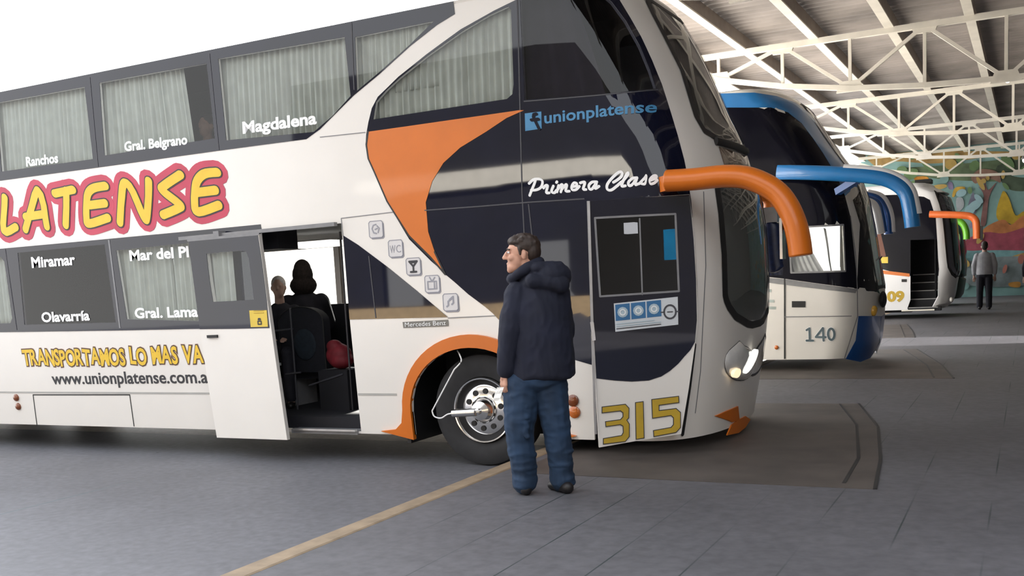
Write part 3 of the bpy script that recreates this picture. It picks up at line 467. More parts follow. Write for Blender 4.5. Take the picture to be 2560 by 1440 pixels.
# ------------------------------------------------------------------ white double-decker coach
D = {"upper_band":[[-8.629,4.068],[-7.678,4.069],[-6.792,4.07],[-6.126,4.07],[-5.495,4.071],[-4.895,4.072],[-4.325,4.072],[-3.782,4.073],[-3.265,4.074],[-2.772,4.074],[-2.3,4.075],[-1.85,4.075],[-1.348,4.074],[-0.871,4.073],[-0.93,3.966],[-1.151,3.901],[-1.505,3.764],[-1.938,3.567],[-2.29,3.418],[-2.605,3.258],[-2.796,3.16],[-2.99,3.087],[-3.522,3.09],[-4.082,3.092],[-4.619,3.092],[-5.182,3.091],[-5.775,3.091],[-6.544,3.093],[-7.366,3.095],[-8.261,3.095],[-9.222,3.094],[-8.951,3.583]],"w1":[[-6.956,3.96],[-6.21,3.955],[-5.507,3.951],[-5.671,3.569],[-5.806,3.186],[-6.521,3.19],[-7.28,3.194]],"w2":[[-5.276,3.963],[-4.754,3.96],[-4.254,3.956],[-3.777,3.953],[-3.935,3.586],[-4.064,3.217],[-4.56,3.213],[-5.078,3.21],[-5.62,3.206],[-5.463,3.586]],"w3":[[-3.613,3.974],[-3.085,3.965],[-2.583,3.957],[-2.104,3.949],[-2.322,3.418],[-2.601,3.264],[-2.874,3.143],[-3.391,3.162],[-3.935,3.182],[-3.79,3.579]],"w4":[[-1.999,3.931],[-1.568,3.936],[-1.156,3.94],[-1.498,3.777],[-1.928,3.585],[-2.233,3.455]],"w5":[[-2.184,3.179],[-2.084,3.331],[-1.936,3.416],[-1.758,3.502],[-1.388,3.654],[-0.967,3.805],[-0.637,3.901],[-0.424,3.945],[-0.416,3.912],[-0.569,3.608],[-0.701,3.302],[-0.746,3.223],[-0.814,3.189],[-1.25,3.186],[-1.706,3.183]],"front_glazing":[[0.147,4.013],[-0.049,4.003],[-0.189,3.994],[-0.33,3.984],[-0.449,3.958],[-0.569,3.931],[-0.696,3.897],[-0.824,3.863],[-0.954,3.828],[-1.095,3.777],[-1.236,3.725],[-1.379,3.672],[-1.502,3.622],[-1.626,3.571],[-1.75,3.52],[-1.897,3.446],[-2.045,3.372],[-2.154,3.28],[-2.246,3.16],[-2.324,3.051],[-2.384,2.951],[-2.412,2.829],[-2.389,2.703],[-2.365,2.564],[-2.341,2.427],[-2.299,2.312],[-2.246,2.197],[-2.192,2.083],[-2.095,1.978],[-1.99,1.874],[-1.868,1.77],[-1.866,1.759],[-1.763,1.673],[-1.636,1.564],[-1.471,1.449],[-1.398,1.392],[-1.342,1.336],[-1.235,1.271],[-1.129,1.206],[-1.02,1.142],[-0.884,1.079],[-0.749,1.017],[-0.605,0.971],[-0.411,0.918],[-0.284,0.912],[-0.16,0.906],[-0.022,0.926],[0.184,0.946],[0.332,0.975],[0.469,1.003],[0.617,1.076],[0.626,1.173],[0.643,1.27],[0.64,1.378],[0.636,1.485],[0.632,1.593],[0.631,1.7],[0.63,1.806],[0.629,1.913],[0.63,2.019],[0.641,2.125],[0.653,2.232],[0.661,2.344],[0.68,2.458],[0.693,2.556],[0.698,2.654],[0.697,2.751],[0.726,2.941],[0.757,3.064],[0.777,3.187],[0.778,3.29],[0.784,3.393],[0.783,3.492],[0.781,3.59],[0.766,3.75],[0.755,3.906],[0.739,3.981],[0.685,4.032],[0.572,4.049],[0.366,4.023]],"front_upper_window":[[-0.296,3.978],[-0.349,3.877],[-0.401,3.775],[-0.448,3.673],[-0.494,3.571],[-0.536,3.469],[-0.578,3.366],[-0.62,3.264],[-0.659,3.161],[-0.537,3.153],[-0.417,3.145],[-0.299,3.138],[-0.182,3.13],[-0.066,3.123],[0.072,3.119],[0.243,3.118],[0.4,3.121],[0.548,3.13],[0.694,3.145],[0.714,3.303],[0.719,3.405],[0.724,3.507],[0.71,3.612],[0.703,3.72],[0.659,3.879],[0.588,3.962],[0.442,3.964],[0.29,3.975],[0.127,3.994],[-0.029,3.996],[-0.136,4.0],[-0.244,4.004]],"swoosh":[[-2.287,3.076],[-1.877,3.077],[-1.484,3.079],[-1.106,3.08],[-0.743,3.082],[-0.703,3.076],[-0.888,3.032],[-1.141,2.938],[-1.439,2.834],[-1.654,2.719],[-1.815,2.572],[-1.939,2.394],[-1.978,2.135],[-1.943,1.953],[-1.855,1.75],[-1.987,1.904],[-2.186,2.113],[-2.289,2.314],[-2.338,2.437],[-2.386,2.705],[-2.406,2.835],[-2.367,2.962]],"lower_band":[[-9.586,2.333],[-8.617,2.333],[-7.715,2.332],[-6.859,2.331],[-6.059,2.331],[-5.308,2.332],[-4.603,2.333],[-3.853,2.336],[-3.889,1.988],[-3.887,1.638],[-3.82,1.33],[-4.312,1.335],[-4.827,1.34],[-5.529,1.346],[-6.275,1.354],[-6.911,1.363],[-7.582,1.372],[-8.289,1.382],[-9.037,1.392],[-9.828,1.404],[-9.731,1.872]],"lower_tri":[[-2.906,2.164],[-2.76,2.069],[-2.465,1.85],[-2.173,1.62],[-1.855,1.371],[-2.378,1.375],[-2.929,1.38],[-2.933,1.774]],"l0":[[-9.15,2.225],[-8.418,2.233],[-7.724,2.241],[-7.681,2.179],[-7.692,1.535],[-7.728,1.476],[-8.433,1.479],[-9.178,1.482]],"l1":[[-7.426,2.269],[-6.707,2.273],[-6.027,2.277],[-6.044,1.859],[-6.02,1.438],[-6.733,1.445],[-7.489,1.452],[-7.476,1.862]],"l2":[[-5.873,2.203],[-5.317,2.211],[-4.787,2.219],[-4.789,1.819],[-4.755,1.416],[-5.289,1.441],[-5.848,1.468]],"door_open":[[-3.881,2.275],[-3.382,2.277],[-2.905,2.279],[-2.939,1.801],[-2.925,1.319],[-2.866,0.815],[-2.787,0.299],[-3.298,0.294],[-3.834,0.289],[-3.876,0.699],[-3.914,1.101],[-3.93,1.496],[-3.923,1.887]],"door_front":[[-0.413,2.279],[-0.298,2.277],[-0.185,2.275],[-0.074,2.273],[0.061,2.271],[0.225,2.268],[0.375,2.267],[0.514,2.267],[0.649,2.27],[0.641,2.151],[0.634,2.032],[0.638,1.913],[0.637,1.806],[0.636,1.699],[0.636,1.592],[0.642,1.485],[0.647,1.377],[0.652,1.269],[0.642,1.172],[0.639,1.075],[0.627,0.955],[0.617,0.835],[0.608,0.713],[0.603,0.586],[0.599,0.458],[0.598,0.328],[0.436,0.322],[0.264,0.31],[0.073,0.293],[-0.09,0.289],[-0.225,0.284],[-0.363,0.279],[-0.377,0.389],[-0.392,0.499],[-0.405,0.608],[-0.417,0.716],[-0.43,0.823],[-0.442,0.93],[-0.453,1.036],[-0.462,1.142],[-0.468,1.247],[-0.469,1.352],[-0.472,1.456],[-0.474,1.56],[-0.472,1.664],[-0.467,1.767],[-0.461,1.87],[-0.456,1.973],[-0.443,2.075],[-0.428,2.177]],"lines":{"seamA":[[-0.317,3.982],[-0.481,3.667],[-0.624,3.35],[-0.761,3.031],[-0.893,2.71],[-0.984,2.387],[-1.045,2.002]],"seamB":[[-1.948,4.066],[-2.258,3.466]],"seamC":[[-3.681,4.04],[-3.898,3.571],[-4.068,3.099]],"seamD":[[-5.366,4.04],[-5.592,3.571],[-5.77,3.099]],"seamE":[[-5.947,2.319],[-5.979,1.85],[-5.96,1.376]],"seamF":[[-7.621,2.322],[-7.649,1.86],[-7.627,1.395]],"seamG":[[-2.655,1.959],[-2.628,1.385]],"seamH":[[-0.671,3.149],[-0.548,3.142],[-0.426,3.136],[-0.305,3.129],[-0.186,3.123],[-0.069,3.117],[0.071,3.112],[0.246,3.11],[0.406,3.112],[0.557,3.121],[0.706,3.135]],"seamI":[[-1.975,2.325],[-1.416,2.316],[-0.954,2.313],[-0.437,2.3]],"seamJ":[[-0.95,2.299],[-0.97,1.997]],"seamK":[[-2.83,3.088],[-2.32,3.075]],"seamL":[[-1.854,1.363],[-1.347,1.368]],"seamM":[[-2.892,2.323],[-2.3,2.336]],"seamN":[[-2.892,2.323],[-2.908,2.16]],"hatch":[[-7.404,0.267],[-7.437,0.637],[-6.63,0.641],[-5.872,0.645],[-5.822,0.291]],"crease":[[-8.016,0.692],[-7.288,0.685],[-6.6,0.678],[-5.947,0.671],[-5.327,0.665],[-4.738,0.659]],"crease2":[[-2.801,0.718],[-2.318,0.734]],"nosecrease":[[0.807,2.3],[0.789,2.2],[0.771,2.101],[0.753,2.002],[0.748,1.903],[0.743,1.804],[0.738,1.705],[0.721,1.592],[0.714,1.479],[0.708,1.366],[0.701,1.263],[0.699,1.16],[0.703,1.056],[0.709,0.951],[0.718,0.845],[0.715,0.728],[0.714,0.61],[0.712,0.491]],"wsU":[[1.182,4.014],[1.124,3.938],[1.107,3.824],[1.106,3.7],[1.109,3.578],[1.119,3.463],[1.128,3.348],[1.097,3.217],[1.068,3.088],[1.014,2.927],[1.045,2.817],[1.184,2.775],[1.628,2.827]],"wsL":[[1.019,2.437],[0.974,2.305],[0.967,2.114],[0.953,2.005],[0.955,1.896],[0.958,1.786],[0.951,1.676],[0.949,1.565],[0.955,1.454],[0.974,1.407],[1.013,1.351],[1.109,1.267],[1.345,1.184],[1.457,1.168]],"doorwedge":[[0.618,1.069],[0.613,0.952],[0.61,0.833],[0.608,0.713],[0.601,0.585],[0.596,0.456],[0.594,0.325]]},"ind1":[[0.958,0.435],[1.127,0.453],[1.339,0.459],[1.438,0.315],[1.265,0.328]],"ind2":[[1.182,0.225],[1.261,0.305],[1.412,0.325],[1.611,0.322],[1.796,0.257],[1.644,0.213],[1.441,0.196]],"plate":[[-2.336,1.34],[-1.854,1.348],[-1.852,1.291],[-2.33,1.285]],"pts":{"keys":[[-2.529,2.195],[-2.354,2.009],[-2.182,1.838],[-2.001,1.672],[-1.821,1.502]],"ml0":[-7.73,0.602],"ml1":[-7.705,0.496],"mr0":[-0.595,0.622],"mr1":[-0.572,0.521],"head":[1.262,0.86]},"dest":[[1.587,2.796],[2.081,2.808],[2.1,2.63],[1.529,2.549],[1.556,2.672]],"text":{"t1":["Ranchos",-9.999,3.212,-9.478,3.205,0.101],"t2":["Gral. Belgrano",-8.462,3.22,-7.578,3.201,0.096],"t3":["Magdalena",-6.852,3.224,-5.952,3.216,0.111],"t4":["Miramar",-10.035,2.091,-9.326,2.089,0.117],"t5":["Mar del Pl",-8.495,2.083,-7.653,2.077,0.109],"t6":["Olavarría",-9.965,1.475,-9.188,1.476,0.109],"t7":["Gral. Lama",-8.499,1.477,-7.599,1.467,0.106],"t8":["unionplatense",-3.608,2.946,-2.684,2.94,0.062],"t9":["www.unionplatense.com.a",-9.941,0.764,-7.577,0.777,0.088],"t10":["TRANSPORTAMOS LO MAS VA",-10.368,0.967,-7.59,0.974,0.206],"t11":["Mercedes Benz",-5.091,1.295,-4.656,1.302,0.04],"t12":["Primera Clase",-3.764,2.368,-2.654,2.362,0.129]},"fb":[[-0.708,3.049],[-0.556,3.047],[-0.625,2.907],[-0.779,2.904]],"strokes":{"latense":[[[-7.389,2.901],[-7.561,2.534],[-7.344,2.558]],[[-7.196,2.52],[-6.816,2.935],[-6.84,2.527]],[[-7.14,2.659],[-6.817,2.667]],[[-6.572,2.875],[-6.272,2.892]],[[-6.379,2.89],[-6.537,2.522]],[[-5.773,2.889],[-5.978,2.876],[-6.1,2.791],[-6.193,2.566],[-6.169,2.511],[-5.872,2.552]],[[-6.097,2.706],[-5.86,2.708]],[[-5.715,2.489],[-5.54,2.847],[-5.435,2.859],[-5.355,2.523],[-5.3,2.54],[-5.144,2.883]],[[-4.686,2.906],[-4.956,2.815],[-4.998,2.768],[-4.816,2.612],[-4.844,2.575],[-5.079,2.523]],[[-4.202,2.884],[-4.383,2.882],[-4.525,2.796],[-4.61,2.615],[-4.601,2.516],[-4.307,2.561]],[[-4.546,2.709],[-4.3,2.711]]],"primera":[[[-0.918,2.368],[-0.883,2.414],[-0.842,2.466],[-0.826,2.492]],[[-0.893,2.468],[-0.843,2.496],[-0.787,2.496],[-0.766,2.473],[-0.792,2.429],[-0.839,2.41],[-0.89,2.41]],[[-0.773,2.418],[-0.749,2.437],[-0.73,2.433],[-0.759,2.38],[-0.733,2.375]],[[-0.679,2.428],[-0.71,2.385],[-0.688,2.371],[-0.663,2.39]],[[-0.644,2.453],[-0.636,2.46]],[[-0.631,2.428],[-0.662,2.376]],[[-0.652,2.393],[-0.606,2.431],[-0.597,2.423],[-0.628,2.373]],[[-0.618,2.39],[-0.569,2.427],[-0.559,2.422],[-0.582,2.378],[-0.551,2.373]],[[-0.516,2.407],[-0.478,2.41],[-0.468,2.43],[-0.49,2.436],[-0.518,2.409],[-0.521,2.382],[-0.487,2.381],[-0.451,2.405]],[[-0.435,2.431],[-0.412,2.435],[-0.394,2.43],[-0.424,2.38],[-0.401,2.374]],[[-0.289,2.427],[-0.332,2.428],[-0.366,2.404],[-0.369,2.375],[-0.345,2.375],[-0.296,2.418],[-0.319,2.375],[-0.281,2.39]],[[-0.151,2.41],[-0.108,2.428],[-0.068,2.453],[-0.055,2.481],[-0.081,2.486],[-0.149,2.447],[-0.206,2.399],[-0.218,2.36],[-0.188,2.35],[-0.132,2.377],[-0.081,2.408]],[[-0.082,2.403],[-0.016,2.455],[0.0,2.473],[-0.02,2.464],[-0.07,2.407],[-0.089,2.373],[-0.058,2.374]],[[0.099,2.428],[0.03,2.427],[-0.02,2.404],[-0.029,2.374],[-0.001,2.376],[0.09,2.422],[0.04,2.376],[0.091,2.38]],[[0.098,2.379],[0.186,2.419],[0.22,2.439],[0.197,2.401],[0.169,2.374],[0.121,2.38]],[[0.243,2.397],[0.316,2.411],[0.34,2.43],[0.301,2.431],[0.245,2.403],[0.24,2.372],[0.287,2.375],[0.336,2.397]]]},"door":{"A":[-3.128,7.55],"B":[-2.4,7.965],"outer":[[0.002,2.257],[0.21,2.261],[0.418,2.266],[0.617,2.269],[0.816,2.272],[0.841,1.912],[0.851,1.593],[0.848,1.272],[0.826,1.085],[0.763,0.723],[0.688,0.349],[0.347,0.316],[0.01,0.276],[0.006,0.571],[0.002,0.864],[0.001,1.069],[-0.001,1.274],[-0.002,1.477],[-0.001,1.674],[0.0,1.869],[0.001,2.064]],"black":[[0.008,2.257],[0.213,2.261],[0.418,2.266],[0.615,2.267],[0.813,2.269],[0.837,1.912],[0.847,1.593],[0.844,1.272],[0.823,1.095],[0.785,1.033],[0.735,0.984],[0.682,0.927],[0.611,0.871],[0.54,0.831],[0.436,0.803],[0.297,0.802],[0.16,0.818],[0.01,0.844],[0.007,1.056],[0.004,1.267],[0.001,1.477],[0.003,1.673],[0.005,1.869],[0.007,2.063]],"window":[[0.051,2.123],[0.265,2.124],[0.48,2.124],[0.696,2.124],[0.699,1.921],[0.702,1.716],[0.705,1.511],[0.492,1.508],[0.279,1.505],[0.067,1.502],[0.061,1.71],[0.056,1.918]],"sticker":[[0.175,1.44],[0.434,1.453],[0.694,1.467],[0.691,1.243],[0.435,1.228],[0.179,1.212]],"n315":[[[0.085,0.586],[0.153,0.588],[0.22,0.59],[0.24,0.546],[0.225,0.495],[0.165,0.491],[0.104,0.488]],[[0.225,0.495],[0.241,0.442],[0.229,0.355],[0.178,0.346],[0.126,0.338],[0.075,0.329]],[[0.353,0.626],[0.352,0.571],[0.351,0.515],[0.349,0.46],[0.348,0.404],[0.347,0.348]],[[0.672,0.634],[0.614,0.629],[0.556,0.623],[0.498,0.618],[0.495,0.531],[0.565,0.536],[0.635,0.541],[0.661,0.496],[0.648,0.401],[0.583,0.39],[0.519,0.379],[0.455,0.368]]],"n315o":[[[0.043,0.612],[0.239,0.624],[0.269,0.588],[0.264,0.506],[0.248,0.49],[0.267,0.457],[0.263,0.353],[0.227,0.312],[0.041,0.3],[0.043,0.352],[0.195,0.369],[0.209,0.391],[0.208,0.44],[0.189,0.453],[0.068,0.443],[0.066,0.49],[0.191,0.5],[0.211,0.521],[0.212,0.551],[0.194,0.566],[0.041,0.557]],[[0.317,0.632],[0.387,0.638],[0.384,0.332],[0.311,0.324]],[[0.451,0.65],[0.679,0.665],[0.68,0.607],[0.515,0.594],[0.514,0.556],[0.653,0.566],[0.69,0.529],[0.686,0.402],[0.646,0.362],[0.458,0.338],[0.456,0.394],[0.604,0.412],[0.623,0.433],[0.624,0.486],[0.607,0.504],[0.452,0.49]]],"strip":[[-0.008,2.258],[0.015,2.257],[0.012,2.049],[0.01,1.841],[0.008,1.631],[0.005,1.42],[0.003,1.207],[0.001,0.994],[-0.001,0.793],[-0.003,0.592],[-0.005,0.389],[-0.024,0.39],[-0.022,0.647],[-0.021,0.903],[-0.019,1.157],[-0.016,1.38],[-0.014,1.601],[-0.012,1.821],[-0.01,2.04]],"latch":[[-0.025,1.302],[0.004,1.3],[0.014,1.155],[-0.012,1.15]]},"slide":{"outer":[[-7.528,2.233],[-7.053,2.234],[-6.617,2.236],[-6.593,1.948],[-6.573,1.609],[-6.547,1.275],[-6.522,0.939],[-6.492,0.586],[-6.463,0.231],[-6.909,0.232],[-7.373,0.232],[-7.429,0.783],[-7.475,1.341],[-7.5,1.837]],"glass":[[-7.523,2.229],[-7.064,2.229],[-6.623,2.228],[-6.598,1.948],[-6.578,1.609],[-6.572,1.33],[-7.018,1.333],[-7.472,1.341],[-7.5,1.837]],"window":[[-7.296,2.086],[-7.069,2.091],[-6.841,2.09],[-6.786,2.078],[-6.759,2.017],[-6.735,1.611],[-6.996,1.608],[-7.263,1.609],[-7.285,1.827]],"sticker":[[-6.804,1.508],[-6.585,1.503],[-6.587,1.343],[-6.802,1.345]],"handle":[[-7.372,1.278],[-7.239,1.279],[-7.237,1.251],[-7.37,1.249]],"gapline":[[-7.472,1.341],[-7.013,1.335],[-6.572,1.33]]},"arm":[[-2.531,7.72,2.373],[-2.303,7.72,2.365],[-2.091,7.72,2.367],[-1.923,7.72,2.345],[-1.789,7.72,2.289],[-1.675,7.72,2.206],[-1.601,7.72,2.098],[-1.551,7.72,1.971],[-1.527,7.72,1.852],[-1.514,7.72,1.734]]}
ZK = [.2, .3, .5, .8, 1.0, 1.2, 1.6, 2, 2.3, 2.5, 2.65, 2.75, 2.9, 3.1, 3.3, 3.6, 3.8, 4.0, 4.15]
HA = Hull(7.82, 1.29, ZK, [-2.34, -2.331, -2.292, -2.243, -2.212, -2.187, -2.172, -2.187, -2.228, -2.282, -2.326, -2.35, -2.406, -2.503, -2.583, -2.713, -2.81, -2.918, -3.02], .6)
def shell_outline(h, xr, z0, z1, arches, frx=None, frz=.60):
    """(s,z) outline of the whole skin: near side, nose, far side, with wheel arch notches"""
    o = []
    def side(far):
        l = []
        xs = [xr]
        for c, rx, rz in sorted(arches):
            pts = [(c-rx*math.cos(a*PI/16), max(z0, .5+rz*math.sin(a*PI/16))) for a in range(17)]
            l += [(pts[0][0], z0)]+pts+[(pts[-1][0], z0)]
        l = [(xr, z0)]+l
        return [((x-h.xs(z)) if not far else PI+(h.xs(z)-x), z) for x, z in l]
    near = side(False); far = side(True)
    o = near+[(u, z0) for u in rng(-.0, PI, .12)]+[(PI, z0)]+far[::-1]
    zz = rng(z0, z1, .25)[1:]+[z1]
    o += [(PI+(h.xs(z)-xr), z) for z in zz]
    o += [(u, z1) for u in rng(0, PI, .12)][::-1]
    o += [(xr-h.xs(z), z) for z in zz[::-1]]
    return o
def roof_cap(h, xr, z1, m, parent, rise=.06, name='roof'):
    rings = []
    for ins, dz in ((0, 0), (.02, rise*.5), (.07, rise*.85), (.2, rise)):
        us = [xr-h.xs(z1)]+rng(xr-h.xs(z1)+1, 0, 1.2)+[PI*i/24 for i in range(25)]+[PI+v for v in rng(1.2, h.xs(z1)-xr, 1.2)]+[PI+h.xs(z1)-xr]
        r = []
        for u in us:
            p = h.base(u, z1); n = h.nrm(u, z1); n.z = 0; q = p-n.normalized()*ins; q.z = z1+dz; r.append(q)
        rings.append(r)
    mb = MB(); n = len(rings[0]); vs = [p for r in rings for p in r]; fs = [(i*n+k, i*n+k+1, (i+1)*n+k+1, (i+1)*n+k) for i in range(3) for k in range(n-1)]
    for k in range(n//2): fs.append((3*n+k, 3*n+k+1, 3*n+n-2-k, 3*n+n-1-k)) if k+1 < n-2-k else None
    mb.add(vs, fs)
    return fixn(mb.build(name, m, parent, smooth=40))
def quad(x0, x1, z0, z1, h): return [(x0-h.xs(z0), z0), (x1-h.xs(z0), z0), (x1-h.xs(z1), z1), (x0-h.xs(z1), z1)]
def farq(x0, x1, z0, z1, h): return [(PI+h.xs(z0)-x1, z0), (PI+h.xs(z0)-x0, z0), (PI+h.xs(z1)-x0, z1), (PI+h.xs(z1)-x1, z1)]
def mirrored(pts): return [(PI-u, z) for u, z in pts][::-1]
def wheel(x, y, z, parent, R=.515, face=-1, chrome=True):
    """face: -1 shows its outer side towards -Y"""
    a = (0, face, 0); W = .28
    tyre = MB().lathe((x, y, z), a, [(-W, R*.6), (-W, R*.93), (-W+.03, R*.985), (-.05, R), (-.012, R*.975), (0, R*.92), (.004, R*.80), (0, R*.70), (-.02, R*.60), (-.05, R*.57)], 56).build('wheel', TYRE, parent, smooth=35)
    rim = MB().lathe((x, y, z), a, [(-.06, .296), (-.005, .300), (.012, .294), (.010, .283), (-.015, .276), (-.06, .272), (-.075, .262), (-.07, .235), (-.045, .228), (-.04, .215), (-.03, .12), (-.03, .05)], 48).build('rim', CHROME if chrome else GREY, tyre, smooth=30)
    hub = MB().lathe((x, y, z), a, [(-.05, .125), (.0, .122), (.02, .11), (.055, .085), (.07, .045), (.075, .03), (.12, .03), (.125, .022), (.13, .004)], 32)
    hub.build('hub_cap', CHROME if chrome else GREY, tyre, smooth=30)
    for k in range(10):
        t = 2*PI*k/10+.2; c = Vector((x+.172*math.cos(t), y, z+.172*math.sin(t)))
        MB().lathe(c, a, [(-.06, .024), (-.03, .027), (-.022, .024), (-.022, .002)], 14).build('wheel_nut', BLACK, tyre, smooth=30)
    return tyre
XR = -15.4
A = thing('bus', 'large white double-decker coach with orange swoosh, mirror arm and number 315', 'bus', (-8, 9.1, 0), 'coaches in the bays')
arch = [(-4.42, .69, .60), (-12.0, .62, .58), (-13.35, .62, .58)]
wsU = [p for p in D['lines']['wsU'] if p[0] < 1.5]; wsL = [p for p in D['lines']['wsL'] if p[0] < 1.5]
wsU = wsU+mirrored(wsU); wsL = wsL+mirrored(wsL)
wsU = [(u, min(z, 4.0)) for u, z in wsU]
farwin = [farq(-11, -9.3, 1.42, 2.2, HA), farq(-9.2, -7.75, 1.42, 2.2, HA), farq(-7.65, -6.2, 1.36, 2.2, HA), farq(-6.1, -4.9, 1.36, 2.2, HA)]
cabwin = farq(-3.46, -3.20, 1.80, 2.12, HA)
holes = [D[k] for k in ('w1', 'w2', 'w3', 'w4', 'w5', 'front_upper_window', 'l0', 'l1', 'l2', 'door_open', 'door_front')]+[wsU, wsL]+farwin+[cabwin]
so = shell_outline(HA, XR, .28, 4.05, arch)
gu = rng(XR+3.5, -.3, .8)+rng(0, PI, .1)+rng(PI+.3, 14, .8)
shell = panel('body_shell', HA.P, so, WHITE, A, off=0, th=.028, holes=holes, gu=gu, gv=rng(.4, 4.02, .14), smooth=25)
roof_cap(HA, XR, 4.05, WHITE, A)
b = MB(); b.add([HA.base(XR-HA.xs(z), z) for z in (.28, 1.35, 2.3, 4.05)]+[HA.base(PI+HA.xs(z)-XR, z) for z in (4.05, 2.3, 1.35, .28)], [tuple(range(8))]); solid(b.build('rear_wall', WHITE, A), .03)
# dark glass bands and painted swoosh lying on the skin
panel('window_band', HA.P, D['upper_band'], BLACKGLASS, A, holes=[D[k] for k in ('w1', 'w2', 'w3', 'w4')])
panel('window_band', HA.P, D['front_glazing'], BLACKGLASS, A, holes=[D[k] for k in ('w5', 'front_upper_window', 'door_front')])
panel('window_band', HA.P, D['lower_band'], BLACKGLASS, A, holes=[D[k] for k in ('l0', 'l1', 'l2', 'door_open')])
panel('window_band', HA.P, D['lower_tri'], BLACKGLASS, A)
panel('swoosh', HA.P, D['swoosh'], ORANGE, A, off=.008, th=.003)
ribbon('swoosh_outline', HA.P, [D['swoosh'][-9:]+D['swoosh'][:1]], .008, BLACK, A, off=.009)
for k, m in (('w1', CLEAR), ('w2', CLEAR), ('w3', CLEAR), ('w4', CLEAR), ('w5', CLEAR), ('front_upper_window', TINT), ('l0', CLEAR), ('l1', TINT), ('l2', CLEAR)):
    panel('window_pane', HA.P, D[k], m, A, off=.001, th=.004)
X = HA.X
def bb(k): u = [HA.P(*p).x for p in D[k]]; z = [p[1] for p in D[k]]; return min(u)-.03, max(u)+.03, min(z)-.05, max(z)+.04
for i, (k, m, f0, f1, sk) in enumerate((('w1', CURT, 0, 1, 0), ('w2', CURT, 0, .74, -.1), ('w3', CURT, 0, 1, 0), ('w4', CURT, 0, 1, 0), ('w5', CURT, 0, 1, 0), ('l0', CURT, 0, 1, 0), ('l2', CURT, 0, .62, 0), ('l2', CURT, .64, 1, 0))):
    u0, u1, z0, z1 = bb(k); curtain('curtain', X, u0+(u1-u0)*f0, u0+(u1-u0)*f1, z0, z1, m, A, skew=sk, seed=i+3)
u0, u1, z0, z1 = bb('front_upper_window'); curtain('curtain', X, u0, u0+(u1-u0)*.52, z0, z1, CURTD, A, off=-.16, amp=.03, wl=.22, skew=-.25, seed=21)
for q in farwin: panel('window_pane', HA.P, q, PALE, A, off=.001, th=.004)
panel('window_pane', HA.P, cabwin, glass('cyan_film_glass', (.06, .55, .80)), A, off=.001, th=.004)
panel('windscreen', HA.P, wsU, TINT2, A, off=.002, th=.006); panel('windscreen', HA.P, wsL, TINT2, A, off=.002, th=.006)
ribbon('windscreen_seal', HA.P, [wsU], .028, BLACK, A, off=.008, closed=True); ribbon('windscreen_seal', HA.P, [wsL], .032, BLACK, A, off=.008, closed=True)
mb = MB(); mb.tube([HA.P(u, 2.74, .015) for u in rng(1.15, PI-1.1, .1)], .035, .02, 8); mb.build('brow_trim', BLACK, A, smooth=40)
panel('destination_panel', HA.P, [(1.2, 2.70), (PI-1.2, 2.70), (PI-1.2, 2.52), (1.2, 2.52)], mat('brown_glass', (.10, .06, .04), .08, var=.5, scale=7), A, off=.006)
# panel joints
for k in ('seamA', 'seamB', 'seamC', 'seamD', 'seamF', 'seamG', 'seamH', 'seamI', 'seamJ'):
    ribbon('panel_joint', HA.P, [D['lines'][k]], .005, JOINT, A, off=.007, round_=False)
ribbon('panel_joint', HA.P, [D['lines']['seamE']], .011, GREY, A, off=.007, round_=False)
for k in ('seamK', 'seamL', 'seamM', 'seamN', 'nosecrease'): ribbon('panel_joint', HA.P, [D['lines'][k]], .004, GREY, A, off=.003, round_=False)
ribbon('luggage_hatch', HA.P, [D['lines']['hatch']], .006, BLACK, A, off=.003, round_=False)
ribbon('rub_strip', HA.X, [[(XR+.3, .665), (-6.66, .665)], [(-5.70, .665), (-5.26, .665)]], .010, mat('pale_grey_trim', (.42, .41, .39), .4), A, off=.003, round_=False)
# wheel arch trim, wheels, hose
cx, cz = -4.43, .50
def arcring(rx, rz, a0, a1, n=26): return [(cx-rx*math.cos(a0+(a1-a0)*i/n), cz+rz*math.sin(a0+(a1-a0)*i/n)) for i in range(n+1)]
out_ = [(-5.47, .315), (-5.30, .335), (-5.225, .40)]+arcring(.77, .712, .03, PI-.03)+[(-3.635, .40), (-3.56, .335), (-3.46, .315)]
in_ = [(-3.74, .24)]+arcring(.68, .595, 0, PI)[::-1]+[(-5.11, .24)]
poly = [(HA.sx(x, max(z, .2)), z) for x, z in out_+in_]
panel('wheel_arch_trim', HA.P, poly, ORANGE, A, off=.03, th=.05, gu=[], gv=[], smooth=30)
b = MB()
for x0, x1, y0, y1, z0, z1 in ((-5.2, -3.66, 8.62, 8.66, .2, 1.22), (-5.2, -5.16, 7.9, 8.66, .2, 1.22), (-3.70, -3.66, 7.9, 8.66, .2, 1.22), (-5.2, -3.66, 7.88, 8.66, 1.18, 1.22)): b.box((x0, y0, z0), (x1, y1, z1))
b.build('wheel_housing', BLACK, A)
wh = wheel(-4.40, 7.945, .515, A)
for x, y, fc in ((-4.40, 10.27, 1), (-12, 7.945, -1), (-12, 10.27, 1), (-13.35, 7.945, -1), (-13.35, 10.27, 1)): wheel(x, y, .515, A, face=fc, chrome=False)
b = MB(); b.tube(catmull([(-4.62, 7.93, 1.06), (-4.56, 7.86, 1.03), (-4.53, 7.83, .97), (-4.60, 7.82, .90)], 5)+[Vector((-4.86, 7.82, .52))]+catmull([(-4.86, 7.82, .52), (-4.84, 7.82, .47), (-4.77, 7.82, .455), (-4.70, 7.82, .49), (-4.64, 7.82, .50)], 5), .007, None, 8)
b.build('tyre_hose', LETTER, A, smooth=50)
MB().tube([(-4.64, 7.82, .50), (-4.40, 7.815, .515)], .036, .036, 16).build('hub_spigot', CHROME, A, smooth=40)
